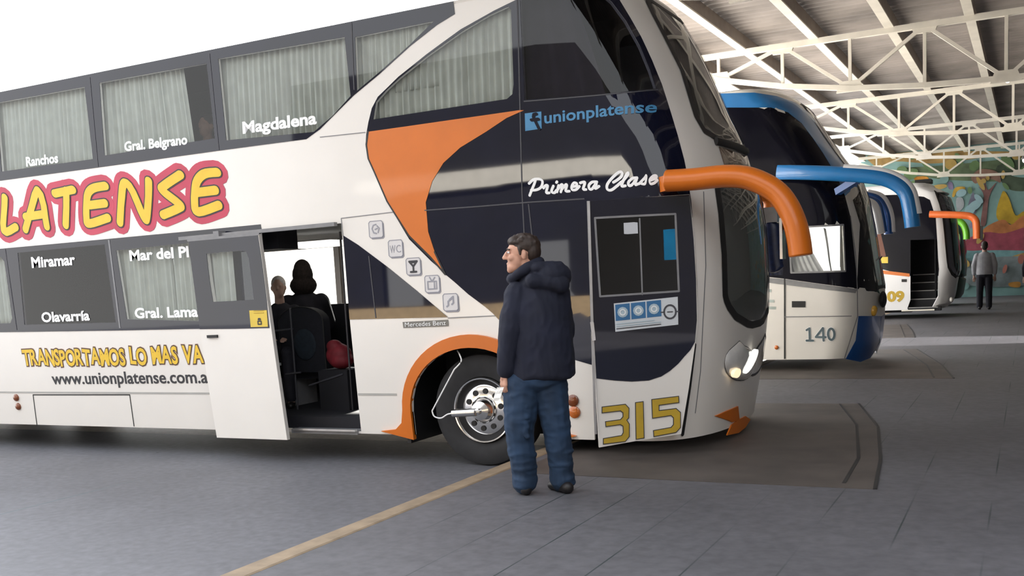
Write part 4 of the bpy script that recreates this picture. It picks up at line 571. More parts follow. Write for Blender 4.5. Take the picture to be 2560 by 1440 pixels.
# lamps and small fittings
def stud(h, u, z, r, d, m, name, parent):
    n = h.nrm(u, z); return MB().lathe(h.P(u, z, -.004), n, [(0, r), (d*.6, r), (d, r*.7), (d*1.15, r*.05)], 20).build(name, m, parent, smooth=50)
for k, m in (('ml0', AMBERD), ('ml1', AMBERD), ('mr0', AMBERD), ('mr1', AMBER)):
    u, z = D['pts'][k]; stud(HA, u, z, .052 if k[1] == 'r' else .042, .03, m, 'marker_light', A)
LENS = mat('headlamp_glass', (.80, .79, .77), .10, .25, var=.06, scale=14, coat=.6)
HL = [(1.2, 1.041), (1.302, .991), (1.391, .967), (1.482, .933), (1.545, .893), (1.60, .849), (1.63, .805), (1.635, .765), (1.61, .731), (1.56, .707), (1.496, .694), (1.403, .691), (1.312, .699), (1.229, .715), (1.158, .74), (1.1, .771), (1.056, .806), (1.027, .845), (1.012, .883), (1.012, .92), (1.026, .953), (1.055, .98), (1.098, 1.0), (1.15, 1.02)]
def headlamp(pts, f_=1.0):
    u0 = sum(p[0] for p in pts)/len(pts); z0 = sum(p[1] for p in pts)/len(pts); mb = MB(); rings = []
    for k, o_ in ((1.04, .004), (1.0, .02), (.8, .04), (.5, .052), (.15, .056)): rings.append([HA.P(u0+(u-u0)*k, z0+(z-z0)*k, .004+(o_-.004)*f_) for u, z in pts])
    hl = mb.loft(rings).build('headlight', LENS, A, smooth=60); fixn(hl)
    ribbon('headlight_rim', HA.P, [pts], .012, JOINT, hl, off=.006, closed=True)
    if f_ == 1:
        for du_, dz_, ru, rz_, m_ in ((.09, .01, .10, .095, LAMPW), (-.17, -.06, .055, .04, mat('warm_bulb', (1, .8, .5), .4, emit=1.0, ecol=(1, .78, .5)))):  # white glow stands for the reflection in the lens, warm spot for the lamp
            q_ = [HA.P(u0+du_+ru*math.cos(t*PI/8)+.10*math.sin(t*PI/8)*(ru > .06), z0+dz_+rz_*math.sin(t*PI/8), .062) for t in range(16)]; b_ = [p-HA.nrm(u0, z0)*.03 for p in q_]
            fixn(MB().loft([b_, q_]).build('bulb_or_glint', m_, hl))
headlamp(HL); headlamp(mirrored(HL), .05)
for k in ('ind1', 'ind2'):
    panel('indicator_light', HA.P, D[k], ORANGE, A, off=.012, th=.012)
panel('maker_plate', HA.P, D['plate'], mat('grey_plate', (.19, .18, .16), .5), A, off=.004, th=.004)
# lettering
X = HA.X
for k in ('t1', 't2', 't3', 't4', 't5', 't6', 't7'): text('lettering', X, *D['text'][k], LETTER, A, bold=.035)
t = D['text']['t8']; text('lettering', X, *t, LBLUE, A, bold=.02, ref='x', off=.008)
t = D['text']['t9']; text('lettering', X, *t, LETTERD, A, bold=.015, ref='x', off=.004)
t = D['text']['t11']; text('lettering', X, *t, LETTER, A, bold=.0, off=.009)
txt, x0, z0, x1, z1, h = D['text']['t10']
def jaunty(grow, m, off, dx=0, dz=0):
    """hand-drawn looking capitals, each a little turned and shifted"""
    rd = random.Random(5); x = 0.0; pen = []
    wd = {c: max(p[0] for p in glyphs(c, .02)[0])-min(p[0] for p in glyphs(c, .02)[0]) for c in set(txt) if c != ' '}
    total = sum(wd.get(c, .34)+.035 for c in txt); k = (x1-x0)/total; mb = MB(); H = max(p[1] for p in glyphs('H', .02)[0]); s = h/H*.86
    for c in txt:
        if c == ' ': x += .375; continue
        v, f = glyphs(c, .02+grow); v0, _ = glyphs(c, .02); a0 = min(p[0] for p in v0); an = rd.uniform(-.07, .07); dy = rd.uniform(-.03, .05)
        pts = []
        for px, py in v:
            u = (px-a0-wd[c]/2); w_ = py-.35; pts.append((x+wd[c]/2+u*math.cos(an)-w_*math.sin(an)*.6, .35+dy+u*math.sin(an)+w_*math.cos(an)))
        mb.add([X(x0+px*k+dx, z0+py*s+dz+.012, off) for px, py in pts], f); x += wd[c]+.035
    return solid(mb.build('lettering', m, A), .001)
jaunty(.065, TAN, .0035); jaunty(.05, LETTERD, .005); jaunty(.012, YELLOW, .0065)
st_ = [[p.to_2d() for p in catmull([(q[0], q[1], 0) for q in l], 4)] for l in D['strokes']['latense']]
for g in ([0], [1, 2], [3, 4], [5, 6], [7], [8], [9, 10]):
    l_ = ribbon('letter', HA.P, [st_[i] for i in g], .046, YELLOW, A, off=.009); ribbon('letter_outline', HA.P, [st_[i] for i in g], .060, LETTERD, l_, off=.006)
ribbon('lettering_backing', HA.P, st_, .125, PINK, A, off=.003)
for w_ in (D['strokes']['primera'][:13], D['strokes']['primera'][13:]): ribbon('lettering', HA.P, w_, .011, LETTER, A, off=.008, k=4)
panel('social_badge', HA.P, D['fb'], LBLUE, A, off=.008)
fu = sum(p[0] for p in D['fb'])/4; fz = sum(p[1] for p in D['fb'])/4
fp = [(fu+.012, fz-.07), (fu+.017, fz+.02)]; ribbon('badge_letter', HA.P, [[(fu+.02, fz-.068), (fu+.02, fz+.03), (fu+.035, fz+.052), (fu+.06, fz+.055)], [(fu-.01, fz+.01), (fu+.055, fz+.01)]], .0135, BLACKGLASS, A, off=.012)
# pictogram keys
ICON = mat('icon_grey', (.30, .30, .34), .5); ICONF = mat('icon_face', (.66, .64, .64), .5)
def icon(i):
    u, z = D['pts']['keys'][i]; x = u+HA.xs(z); s_ = .075
    rr = [(x+s_*cx_, z+s_*cz_) for cx_, cz_ in ((-1, .8), (-.8, 1), (.8, 1), (1, .8), (1, -.8), (.8, -1), (-.8, -1), (-1, -.8))]
    sh = [(a+.012, c-.014) for a, c in rr]
    panel('icon_shadow', X, sh, ICON, A, off=.003, th=.002, gu=[], gv=[])
    ic = panel('icon', X, rr, ICONF, A, off=.005, th=.002, gu=[], gv=[])
    ribbon('icon_edge', X, [rr], .004, ICON, ic, off=.006, closed=True)
    def L(*ls, w=.006): ribbon('pictogram', X, [[(x+a*s_, z+c*s_) for a, c in l] for l in ls], w, LETTERD if i == 2 else ICON, ic, off=.007)
    if i == 0: L([(.05, .6), (-.35, .5), (-.55, .1), (-.35, -.4), (.05, -.5)], [(.2, .4), (.5, .1), (.3, -.4)], [(-.1, 0), (.2, .1)])
    if i == 1:
        for ch, a0, a1 in (('W', -.8, -.02), ('C', .1, .75)): text('pictogram', X, ch, x+a0*s_, z-.5*s_, x+a1*s_, z-.5*s_, .9*s_, ICON, ic, bold=.0, off=.007)
    if i == 2: L([(-.55, .6), (.55, .6), (0, 0), (-.55, .6)], [(0, 0), (0, -.6)], [(-.4, -.65), (.4, -.65)], [(-.35, .5), (.35, .5)], w=.009)
    if i == 3: L([(-.6, .3), (.6, .3), (.6, -.6), (-.6, -.6), (-.6, .3)], [(-.3, .8), (0, .3), (.4, .75)], [(.3, .2), (.3, -.5)])
    if i == 4: L([(-.5, -.5), (-.3, -.35), (-.3, .1), (.4, .55), (.4, -.1), (.2, -.25)], [(-.1, .3), (.4, .65)], w=.008)
for i in range(5): icon(i)
# mirrors
arm = catmull(D['arm'], 4)
ra = [.098+.012*min(1, i/14)+.016*max(0, min(1, (i-20)/8)) for i in range(len(arm))]
ma = MB().tube(arm, ra, .085, 20, side=(0, 1, 0)).build('mirror_arm', ORANGE, A, smooth=40)
for v in ma.data.vertices: pass
bvm = ma.modifiers.new('soft', 'BEVEL'); bvm.width = .012; bvm.segments = 2; bvm.limit_method = 'ANGLE'
MB().box((-1.655, 7.66, 1.72), (-1.635, 7.78, 2.02)).build('mirror_glass', CHROME, ma)
MB().beam((-2.62, 7.90, 2.36), (-2.45, 7.74, 2.37), .08, .12).build('mirror_mount', ORANGE, ma)
b = MB().tube(catmull([(-2.55, 10.36, 2.42), (-2.40, 10.5, 2.40), (-2.36, 10.54, 2.33), (-2.36, 10.54, 2.25)], 5), .075, .07, 14); b.build('mirror_arm', ORANGE, A, smooth=40)
b = MB(); b.box((-2.45, 10.46, 2.12), (-2.28, 10.62, 2.27)); b.build('mirror_housing', SILVER, A)
b = MB(); b.tube(catmull([(-2.36, 10.54, 2.12), (-2.35, 10.54, 1.95), (-2.33, 10.54, 1.70), (-2.31, 10.54, 1.62)], 4), [.05]+[.085]*10+[.06, .03], .06, 14); b.build('mirror_housing', mat('navy_plastic', (.01, .018, .06), .35, var=.3, scale=20), A, smooth=40)
# ------------------------------------------------------------------ its doors
S = D['slide']; SY = 7.69
def SL(x, z, o=0.0): return Vector((x, SY-o, z))
sd = MB(); V, Fc = tess(S['outer'], [S['window']], [], []); sd.add([SL(x, z) for x, z in V], Fc)
sdo = solid(sd.build('sliding_door', WHITE, A), .045)
panel('door_glazing', SL, S['glass'], BLACKGLASS, sdo, off=.004, th=.004, holes=[S['window']], gu=[], gv=[])
panel('window_pane', SL, S['window'], CLEAR, sdo, off=.001, th=.004, gu=[], gv=[])
curtain('curtain', SL, -7.4, -7.02, 1.45, 2.15, CURT, sdo, off=-.06, seed=31)
st1 = panel('notice', SL, S['sticker'], mat('yellow_notice', (.72, .52, .07), .5), sdo, off=.006, th=.002, gu=[], gv=[])
qx = sum(p[0] for p in S['sticker'])/len(S['sticker'])+.01; qz = sum(p[1] for p in S['sticker'])/len(S['sticker'])-.03
ribbon('notice_symbol', SL, [[(qx-.02, qz-.025), (qx+.02, qz-.025), (qx+.02, qz+.005), (qx-.02, qz+.005)], [(qx-.014, qz+.02), (qx-.01, qz+.03), (qx+.01, qz+.03), (qx+.014, qz+.02)]], .006, LETTERD, st1, off=.009, closed=True)
for k in range(2): ribbon('notice_line', SL, [[(qx-.06, qz+.085+.022*k), (qx+.06, qz+.085+.022*k)]], .003, MUSTARD, st1, off=.009)
panel('door_handle', SL, S['handle'], BLACK, sdo, off=.02, th=.02, gu=[], gv=[])
ribbon('door_edge', SL, [[(-7.528, 2.233), (-6.617, 2.236)]], .012, GREY, sdo, off=.004)
MB().beam((-7.7, 7.76, 2.26), (-5.75, 7.76, 2.27), .05, .035).build('door_rail', GREY, A)
MB().box((-7.2, 7.70, 2.20), (-7.13, 7.80, 2.30)).build('door_bracket', GREY, A)
F = D['door']; Ad = Vector((F['A'][0], F['A'][1], 0)); Bd = Vector((F['B'][0], F['B'][1], 0)); du = (Bd-Ad).normalized(); dn = Vector((du.y, -du.x, 0))
def FD(u, z, o=0.0): return Ad+du*u+dn*o+Vector((0, 0, z))
fd = MB(); V, Fc = tess(F['outer'], [F['window']], [], []); fd.add([FD(u, z) for u, z in V], Fc)
fdo = solid(fd.build('front_door', WHITE, A), .04)
panel('door_glazing', FD, F['black'], BLACKGLASS, fdo, off=.004, th=.004, holes=[F['window']], gu=[], gv=[])
panel('window_pane', FD, F['window'], TINT, fdo, off=.001, th=.004, gu=[], gv=[])
ribbon('window_frame', FD, [F['window']], .008, GREY, fdo, off=.005, closed=True)
wu = [p[0] for p in F['window']]; um = (min(wu)+max(wu))/2+.03
ribbon('window_frame', FD, [[(um, 1.5), (um, 2.1)]], .006, GREY, fdo, off=.005)
panel('door_strip', FD, F['strip'], SILVER, fdo, off=.014, th=.02, gu=[], gv=[])
panel('door_latch', FD, F['latch'], CHROME, fdo, off=.03, th=.03, gu=[], gv=[])
stk = panel('notice', FD, F['sticker'], mat('notice_white', (.62, .65, .68), .5), fdo, off=.007, th=.002, gu=[], gv=[])
P0 = F['sticker']; nS = len(P0); c0 = Vector(P0[0]); cs = [Vector(p) for p in P0]
tl = cs[0]; tr = max(cs, key=lambda p: p.x+p.y); bl = min(cs, key=lambda p: p.x*.3+p.y*3); bl = Vector((tl.x+.006, min(p.y for p in cs)))
ex = tr-tl; ez = Vector((0, -(tl.y-bl.y)))
def SK(a, c): return tl+ex*a+ez*c
NB = mat('notice_blue', (.035, .15, .33), .5, var=.1); NR = mat('notice_ring', (.06, .06, .07), .5); NW = mat('notice_pale', (.42, .52, .58), .5)
for k in range(3):
    a = .02+k*.245; panel('notice_square', FD, [tuple(SK(*q)) for q in ((a, .05), (a+.225, .05), (a+.225, .62), (a, .62))], NB, stk, off=.009, th=.001, gu=[], gv=[])
    c = SK(a+.112, .34); ribbon('notice_disc', FD, [[(c.x-.001, c.y), (c.x+.001, c.y)]], .042, NW, stk, off=.011)
    ribbon('notice_disc', FD, [[(c.x+.022*math.cos(t*PI/6), c.y+.022*math.sin(t*PI/6)) for t in range(12)]], .004, LETTER, stk, off=.013, closed=True)
c = SK(.87, .5); ribbon('notice_ring', FD, [[(c.x+.048*math.cos(t*PI/9), c.y+.054*math.sin(t*PI/9)) for t in range(18)]], .007, NR, stk, off=.010, closed=True)
ribbon('notice_ring', FD, [[(c.x-.075, c.y), (c.x-.05, c.y)], [(c.x+.05, c.y), (c.x+.072, c.y)], [(c.x-.02, c.y), (c.x+.02, c.y)]], .004, NR, stk, off=.010)
for r_ in (.74, .82, .9): ribbon('notice_line', FD, [[tuple(SK(.03, r_)), tuple(SK(.62+.1*(r_ > .8), r_))]], .0035, NR if r_ > .85 else NW, stk, off=.010)
for p in F['n315o']:
    panel('number', FD, p, LETTERD, fdo, off=.008, th=.002, gu=[], gv=[])
def inset(p, d):
    n = len(p); o = []; ar = sum(p[i][0]*p[(i+1) % n][1]-p[(i+1) % n][0]*p[i][1] for i in range(n)); sg = 1 if ar > 0 else -1
    for i in range(n):
        a, c, e = Vector(p[i-1]), Vector(p[i]), Vector(p[(i+1) % n]); d1 = (c-a).normalized(); d2 = (e-c).normalized(); n1 = Vector((-d1.y, d1.x))*sg; n2 = Vector((-d2.y, d2.x))*sg
        m_ = (n1+n2); m_ = m_/max(.35, m_.dot(n1)) if m_.length > 1e-6 else n1; o.append(tuple(c+m_*d))
    return o
for p in F['n315o']: panel('number', FD, inset(p, .0065), MUSTARD, fdo, off=.010, th=.002, gu=[], gv=[])
ribbon('door_gap', HA.P, [D['lines']['doorwedge']], .016, BLACK, A, off=.012)
# ------------------------------------------------------------------ its inside
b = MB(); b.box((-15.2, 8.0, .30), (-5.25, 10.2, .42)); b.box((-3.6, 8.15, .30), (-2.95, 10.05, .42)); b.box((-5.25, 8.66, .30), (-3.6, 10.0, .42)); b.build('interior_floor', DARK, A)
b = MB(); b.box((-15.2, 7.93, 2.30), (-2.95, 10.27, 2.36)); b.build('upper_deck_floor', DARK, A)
b = MB(); b.box((-11.2, 7.95, .42), (-11.15, 10.25, 2.3)); b.box((-4.82, 8.66, 1.22), (-4.78, 10.2, 2.3)); b.box((-4.82, 8.0, 1.22), (-4.78, 8.66, 2.3)); b.build('bulkhead_or_backing', DARK, A)
b = MB(); b.box((-15.2, 9.08, 2.36), (-3.4, 9.12, 4.0)); b.box((-15.2, 7.98, 4.0), (-3.3, 10.2, 4.04)); b.build('bulkhead_or_backing', DARK, A)
b = MB(); b.box((-8.9, 9.95, .42), (-4.82, 10.0, 1.5)); b.build('sun_block_panel', DARK, A)  # panel added to stop sunlight leaking through the doorway onto the road
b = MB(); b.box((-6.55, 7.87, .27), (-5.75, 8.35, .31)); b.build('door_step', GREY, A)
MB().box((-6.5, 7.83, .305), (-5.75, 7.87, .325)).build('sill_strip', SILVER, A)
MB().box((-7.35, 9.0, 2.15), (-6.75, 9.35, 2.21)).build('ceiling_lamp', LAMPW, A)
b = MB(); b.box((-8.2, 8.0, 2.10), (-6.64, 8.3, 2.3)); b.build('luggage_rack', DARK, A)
def seat(x, y, parent, zt=1.50):
    b = MB(); pr = []
    for t in range(13):
        a = PI*t/12; pr.append((x-.30*math.cos(a)*(1 if abs(math.cos(a)) > .3 else 1), zt-.16+.16*math.sin(a)))
    prof = [(x-.30, .80)]+pr+[(x+.30, .80)]
    n = len(prof); b.add([(px, y-.05, pz) for px, pz in prof]+[(px, y+.07, pz) for px, pz in prof], [tuple(range(n)), tuple(range(2*n-1, n-1, -1))]+[(i, n+i, n+(i+1) % n, (i+1) % n) for i in range(n)])
    s = fixn(b.build('seat_back', SEATM, parent, smooth=40))
    MB().tube([(px, y-.05, pz+.004) for px, pz in prof], .006, None, 8).build('seat_piping', BLACK, s, smooth=40)
    MB().ell((x+.04, y-.055, 1.10), (.15, .02, .17), 18).build('seat_pad', SEATB, s, smooth=60)
    MB().box((x-.30, y+.05, .72), (x+.30, y+.5, .86)).build('seat_cushion', SEATM, s)
    for dx in (-.24, .24): MB().box((x+dx-.025, y+.05, .42), (x+dx+.025, y+.42, .72)).build('seat_leg', GREY, s)
seat(-6.98, 8.72, A); seat(-7.75, 8.72, A); seat(-9.2, 8.72, A)
for p, q in (((-7.25, 8.5, 1.26), (-6.95, 8.5, 1.28)), ((-7.05, 8.45, .80), (-6.85, 8.45, .82)), ((-6.75, 8.45, .68), (-6.30, 8.45, .80)), ((-6.25, 8.5, .42), (-6.25, 8.5, 2.25)), ((-6.95, 8.48, .42), (-6.95, 8.48, 1.5))):
    MB().tube([p, q], .011).build('handrail', mat('dark_steel', (.05, .05, .06), .4), A, smooth=40)
for x in (-7.45, -6.62, -6.2): MB().tube([(x, 10.1, 1.3), (x, 10.1, 2.28)], .02).build('pillar', PURM, A)
# driver's end
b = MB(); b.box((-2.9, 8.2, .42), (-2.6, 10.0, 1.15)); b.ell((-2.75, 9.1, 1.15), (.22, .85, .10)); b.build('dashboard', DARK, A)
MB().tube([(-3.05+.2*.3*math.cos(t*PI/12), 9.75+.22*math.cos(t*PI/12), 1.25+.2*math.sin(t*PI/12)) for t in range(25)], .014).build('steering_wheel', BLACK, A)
MB().box((-3.34, 8.9, 2.04), (-3.24, 9.0, 2.14)).build('cab_lamp', LAMPW, A)
# ------------------------------------------------------------------ the coaches further down the bays
BC = {"B":{"blue":[[-0.727,4.206],[-0.583,4.203],[-0.441,4.2],[-0.299,4.197],[-0.16,4.193],[-0.033,4.176],[0.154,4.16],[0.367,4.149],[0.537,4.115],[0.722,4.091],[0.853,4.045],[1.059,4.016],[1.35,3.877],[1.357,3.724],[1.359,3.57],[1.345,3.426],[1.31,3.28],[1.259,3.06],[1.165,2.888],[1.294,2.751],[0.753,2.612],[0.735,2.828],[0.766,3.028],[0.824,3.239],[0.838,3.449],[0.81,3.681],[0.66,3.841],[0.383,3.915],[0.158,3.927],[-0.048,3.945],[-0.189,3.964],[-0.331,3.983],[-0.497,3.99],[-0.666,3.997],[-0.837,4.004],[-1.009,4.011]],"glass":[[-1.009,4.011],[-0.78,4.002],[-0.553,3.993],[-0.331,3.983],[-0.142,3.958],[0.08,3.933],[0.383,3.915],[0.66,3.841],[0.81,3.681],[0.838,3.449],[0.824,3.239],[0.766,3.028],[0.735,2.828],[0.753,2.612],[0.771,2.331],[0.749,2.144],[0.732,1.958],[0.724,1.771],[0.704,1.603],[0.677,1.436],[0.658,1.313],[0.418,1.347],[0.17,1.378],[-0.056,1.408],[-0.215,1.439],[-0.374,1.47],[-0.536,1.502],[-0.794,1.543],[-0.969,1.553],[-1.145,1.563],[-1.323,1.573],[-1.504,1.584],[-1.686,1.594],[-1.871,1.605],[-2.057,1.616],[-2.023,1.803],[-1.994,1.989],[-1.958,2.175],[-1.921,2.36],[-1.881,2.545],[-1.823,2.73],[-1.751,2.914],[-1.616,3.098],[-1.485,3.282],[-1.361,3.465],[-1.247,3.647],[-1.135,3.83]],"corner":[[0.658,1.313],[0.697,1.463],[0.757,1.613],[0.812,1.763],[0.859,1.914],[0.914,2.066],[0.982,2.219],[0.947,2.389],[0.919,2.558],[1.219,2.687],[1.224,2.513],[1.274,2.341],[1.24,2.186],[1.213,2.031],[1.205,1.878],[1.2,1.724],[1.168,1.57],[1.134,1.417],[1.355,1.206],[0.911,1.268]],"win":[[-0.359,2.212],[-0.208,2.211],[-0.059,2.209],[0.146,2.208],[0.375,2.208],[0.594,2.21],[0.562,2.049],[0.537,1.889],[0.516,1.728],[0.48,1.567],[0.261,1.57],[0.025,1.573],[-0.132,1.576],[-0.28,1.579],[-0.429,1.582],[-0.408,1.74],[-0.394,1.898],[-0.379,2.055]],"win2":[[-1.033,2.317],[-0.878,2.312],[-0.725,2.306],[-0.572,2.301],[-0.422,2.296],[-0.448,2.148],[-0.475,2.0],[-0.496,1.852],[-0.517,1.703],[-0.548,1.554],[-0.699,1.558],[-0.853,1.563],[-1.008,1.567],[-1.164,1.572],[-1.133,1.722],[-1.112,1.871],[-1.089,2.02],[-1.062,2.169]],"seam":[[-0.536,1.502],[-0.56,1.36],[-0.569,1.218],[-0.577,1.075],[-0.572,0.932],[-0.562,0.788],[-0.551,0.643],[-0.541,0.498],[-0.485,0.352]],"seam2":[[0.771,2.331],[0.759,2.191],[0.748,2.051],[0.743,1.911],[0.741,1.771],[0.712,1.618],[0.675,1.466],[0.658,1.313],[0.645,1.123],[0.66,0.932],[0.611,0.784],[0.563,0.635],[0.519,0.486],[0.541,0.332]],"beltstrip":[[-2.06,1.604],[-1.896,1.594],[-1.735,1.585],[-1.574,1.576],[-1.416,1.567],[-1.259,1.558],[-1.103,1.549],[-0.949,1.54],[-0.796,1.531],[-0.537,1.496],[-0.399,1.469],[-0.261,1.442],[-0.125,1.416],[0.019,1.39],[0.242,1.363],[0.451,1.336],[0.658,1.308],[0.62,1.254],[0.419,1.279],[0.212,1.302],[-0.005,1.325],[-0.141,1.348],[-0.278,1.37],[-0.416,1.393],[-0.554,1.417],[-0.811,1.463],[-0.964,1.471],[-1.118,1.48],[-1.274,1.488],[-1.431,1.497],[-1.59,1.506],[-1.75,1.515],[-1.912,1.524],[-2.076,1.533]],"handle":[[-0.471,1.18],[-0.287,1.173],[-0.292,1.088],[-0.476,1.094]],"bluecorner":[[0.685,0.93],[0.682,0.862],[0.68,0.793],[0.679,0.724],[0.676,0.655],[0.673,0.586],[0.628,0.524],[0.603,0.46],[0.59,0.395],[0.575,0.33],[0.688,0.307],[0.799,0.283],[0.919,0.255],[1.071,0.268],[1.283,0.274],[1.459,0.329],[1.619,0.388],[1.516,0.477],[1.557,0.553],[1.652,0.625],[1.667,0.704],[1.673,0.783],[1.68,0.863],[1.282,0.889],[1.07,0.905],[0.92,0.915],[0.796,0.924]],"line":[[-0.573,0.96],[-0.417,0.957],[-0.262,0.955],[-0.109,0.952],[0.07,0.949],[0.31,0.945],[0.536,0.938]],"yl":[1.057,0.98],"wsL":[[1.146,4.178],[1.624,4.15],[1.69,4.05],[1.814,3.962],[1.894,3.815],[1.893,3.655],[1.894,3.502],[1.883,3.347],[1.872,3.122],[1.503,2.855],[1.285,2.574],[1.265,2.42],[1.25,2.267],[1.249,2.115],[1.255,1.909],[1.279,1.704],[1.237,1.559],[1.197,1.415],[1.362,1.235]]},"C":{"glass":[[-2.031,3.466],[-1.785,3.455],[-1.541,3.444],[-1.253,3.429],[-0.968,3.415],[-0.686,3.4],[-0.478,3.382],[-0.048,3.292],[0.122,3.2],[0.163,2.753],[0.141,2.462],[0.134,2.171],[0.081,1.712],[0.151,1.251],[-0.274,1.268],[-0.628,1.285],[-0.893,1.359],[-1.147,1.433],[-1.388,1.509],[-1.637,1.532],[-1.889,1.556],[-2.142,1.58],[-2.398,1.604],[-2.371,1.871],[-2.342,2.138],[-2.318,2.404],[-2.293,2.67],[-2.249,2.936],[-2.165,3.201]],"stripe":[[-1.888,1.566],[-1.638,1.522],[-1.39,1.477],[-1.026,1.412],[-0.647,1.347],[-0.622,1.264],[-1.004,1.323],[-1.39,1.383],[-1.644,1.427],[-1.894,1.471]],"handle":[[-0.802,1.211],[-0.673,1.205],[-0.651,1.132],[-0.78,1.138]],"door":[[-0.573,2.213],[-0.25,2.202],[0.137,2.192],[0.095,1.902],[0.052,1.612],[0.086,1.321],[0.242,1.029],[0.328,0.735],[0.398,0.428],[-0.103,0.43],[-0.411,0.43],[-0.488,0.658],[-0.538,0.92],[-0.577,1.18],[-0.642,1.439],[-0.625,1.698],[-0.597,1.955]],"sticker":[[-1.362,1.812],[-1.163,1.811],[-1.179,1.645],[-1.378,1.655]],"orange":[[-1.702,3.348],[-1.447,3.327],[-1.203,3.285],[-1.208,3.093],[-1.25,2.675],[-1.422,2.655],[-1.497,2.903],[-1.809,3.034]],"brown":[[-1.495,2.534],[-1.296,2.521],[-1.249,2.178],[-1.21,1.835],[-1.364,1.791],[-1.425,2.163]],"wsL":[[0.512,3.419],[0.419,3.086],[0.433,2.745],[0.479,2.417],[0.507,2.13],[0.478,1.875],[0.452,1.619],[0.524,1.463],[0.757,1.293],[1.106,1.2]]}}
HB = Hull(14.7, 1.28, [.3, .35, .5, .7, .9, 1.1, 1.4, 1.7, 2, 2.3, 2.6, 2.9, 3.2, 3.5, 3.8, 3.95, 4.05, 4.15, 4.22, 4.28],
          [-2.08, -2.063, -2.0, -1.98, -1.957, -1.944, -1.957, -2.014, -2.05, -2.099, -2.158, -2.26, -2.475, -2.673, -2.852, -2.94, -3.024, -3.145, -3.3, -3.5], .6)
HC = Hull(28.4, 1.28, [.3, .35, .5, .7, .9, 1.1, 1.4, 1.7, 2, 2.3, 2.6, 2.9, 3.2, 3.4, 3.5, 3.6, 3.7],
          [-2.15, -2.07, -1.857, -1.782, -1.747, -1.728, -1.635, -1.653, -1.685, -1.711, -1.733, -1.774, -1.867, -1.941, -2.031, -2.35, -2.8], .5)
HD = Hull(35.2, 1.28, [.3, .5, .9, 1.4, 2, 2.6, 3.0, 3.3, 3.5], [-2.1, -1.95, -1.88, -1.84, -1.86, -1.95, -2.1, -2.3, -2.7], .5)
def coach(h, name, lab, m, xr, z0, zt, holes=(), rise=.05, group='coaches in the bays', wx=-5.2, white_tail=False):
    t = thing(name, lab, 'bus', (-8, h.yc, 0), group)
    ar = [(wx, .66, .60), (-11.4, .62, .58)]
    so = shell_outline(h, xr, z0, zt, ar)
    panel('body_shell', h.P, so, m, t, off=0, th=.03, holes=list(holes), gu=rng(xr+3.5, -.3, .9)+rng(0, PI, .12)+rng(PI+.3, 13, .9), gv=rng(z0+.12, zt-.03, .16), smooth=25)
    roof_cap(h, xr, zt, m, t, rise)
    b = MB(); zz = (z0, 1.35, 2.3, zt); b.add([h.base(xr-h.xs(z), z) for z in zz]+[h.base(PI+h.xs(z)-xr, z) for z in zz[::-1]], [tuple(range(8))]); solid(b.build('rear_wall', m, t), .03)
    for x in (wx, -11.4):
        for y, fc in ((h.ys+.13, -1), (h.ys+2*h.half-.13, 1)): wheel(x, y, .515, t, face=fc, chrome=False)
    b = MB(); b.box((xr+.2, h.ys+.5, .32), (-2.8, h.ys+2*h.half-.5, .45)); b.build('chassis', DARK, t)
    return t
B_ = BC['B']
wsB = [(1.22, 1.30), (1.22, 1.7), (1.22, 2.2), (1.24, 2.6), (1.26, 2.9), (1.26, 3.3), (1.28, 3.7), (1.30, 4.02)]; wsB = wsB+mirrored(wsB)
Bt = coach(HB, 'bus', 'tall white coach with blue arch, blue mirror arms and number 140', WHITE2, -14.2, .34, 4.20, holes=[B_['win'], B_['win2'], wsB, farq(-3.7, -2.75, 1.5, 2.3, HB)], rise=.03)
panel('side_glazing', HB.P, B_['glass'], FILMGLASS, Bt, holes=[B_['win'], B_['win2']])
panel('corner_glazing', HB.P, B_['corner'], FILMGLASS, Bt, off=.003)
panel('blue_arch', HB.P, B_['blue'], BLUE, Bt, off=.006)
panel('blue_bumper', HB.P, B_['bluecorner'], BLUE2, Bt, off=.006); panel('blue_bumper', HB.P, mirrored(B_['bluecorner']), BLUE2, Bt, off=.0075)
panel('belt_strip', HB.P, B_['beltstrip'], GREY, Bt, off=.008)
panel('window_pane', HB.P, B_['win'], PALE, Bt, off=.001); panel('window_pane', HB.P, B_['win2'], TINT2, Bt, off=.001)
ribbon('window_frame', HB.P, [B_['win']], .012, GREY, Bt, off=.007, closed=True)
panel('window_pane', HB.P, farq(-3.7, -2.75, 1.5, 2.3, HB), PALE, Bt, off=.001)
panel('windscreen', HB.P, wsB, TINT2, Bt, off=.003); ribbon('windscreen_seal', HB.P, [wsB], .035, BLACK, Bt, off=.006, closed=True)
u0 = min(p[0] for p in B_['win']); u1 = max(p[0] for p in B_['win'])
curtain('curtain', HB.P, u0-.05, u0+(u1-u0)*.36, 1.5, 2.0, CURTW, Bt, off=-.08, skew=-.2, seed=41); curtain('curtain', HB.P, u0+(u1-u0)*.62, u0+(u1-u0)*.74, 1.55, 2.2, CURTW, Bt, off=-.3, skew=.1, seed=42)
u0 = min(p[0] for p in B_['win2']); u1 = max(p[0] for p in B_['win2'])
curtain('curtain', HB.P, u0+.3, u1-.06, 1.5, 2.12, mat('navy_curtain', (.015, .04, .16), .9, var=.4, scale=20), Bt, off=-.05, seed=43); curtain('curtain', HB.P, u0+.2, u1, 2.13, 2.36, CURTW, Bt, off=-.05, seed=44)
for k, m, hw_ in (('seam', BLACK, .010), ('seam2', GREY, .008), ('line', GREY, .006)): ribbon('panel_joint', HB.P, [B_[k]], hw_, m, Bt, off=.010, round_=False)
panel('door_handle', HB.P, B_['handle'], BLACK, Bt, off=.012, th=.012)
G140 = mat('grey_blue_vinyl', (.09, .13, .15), .5, var=.15, scale=30)
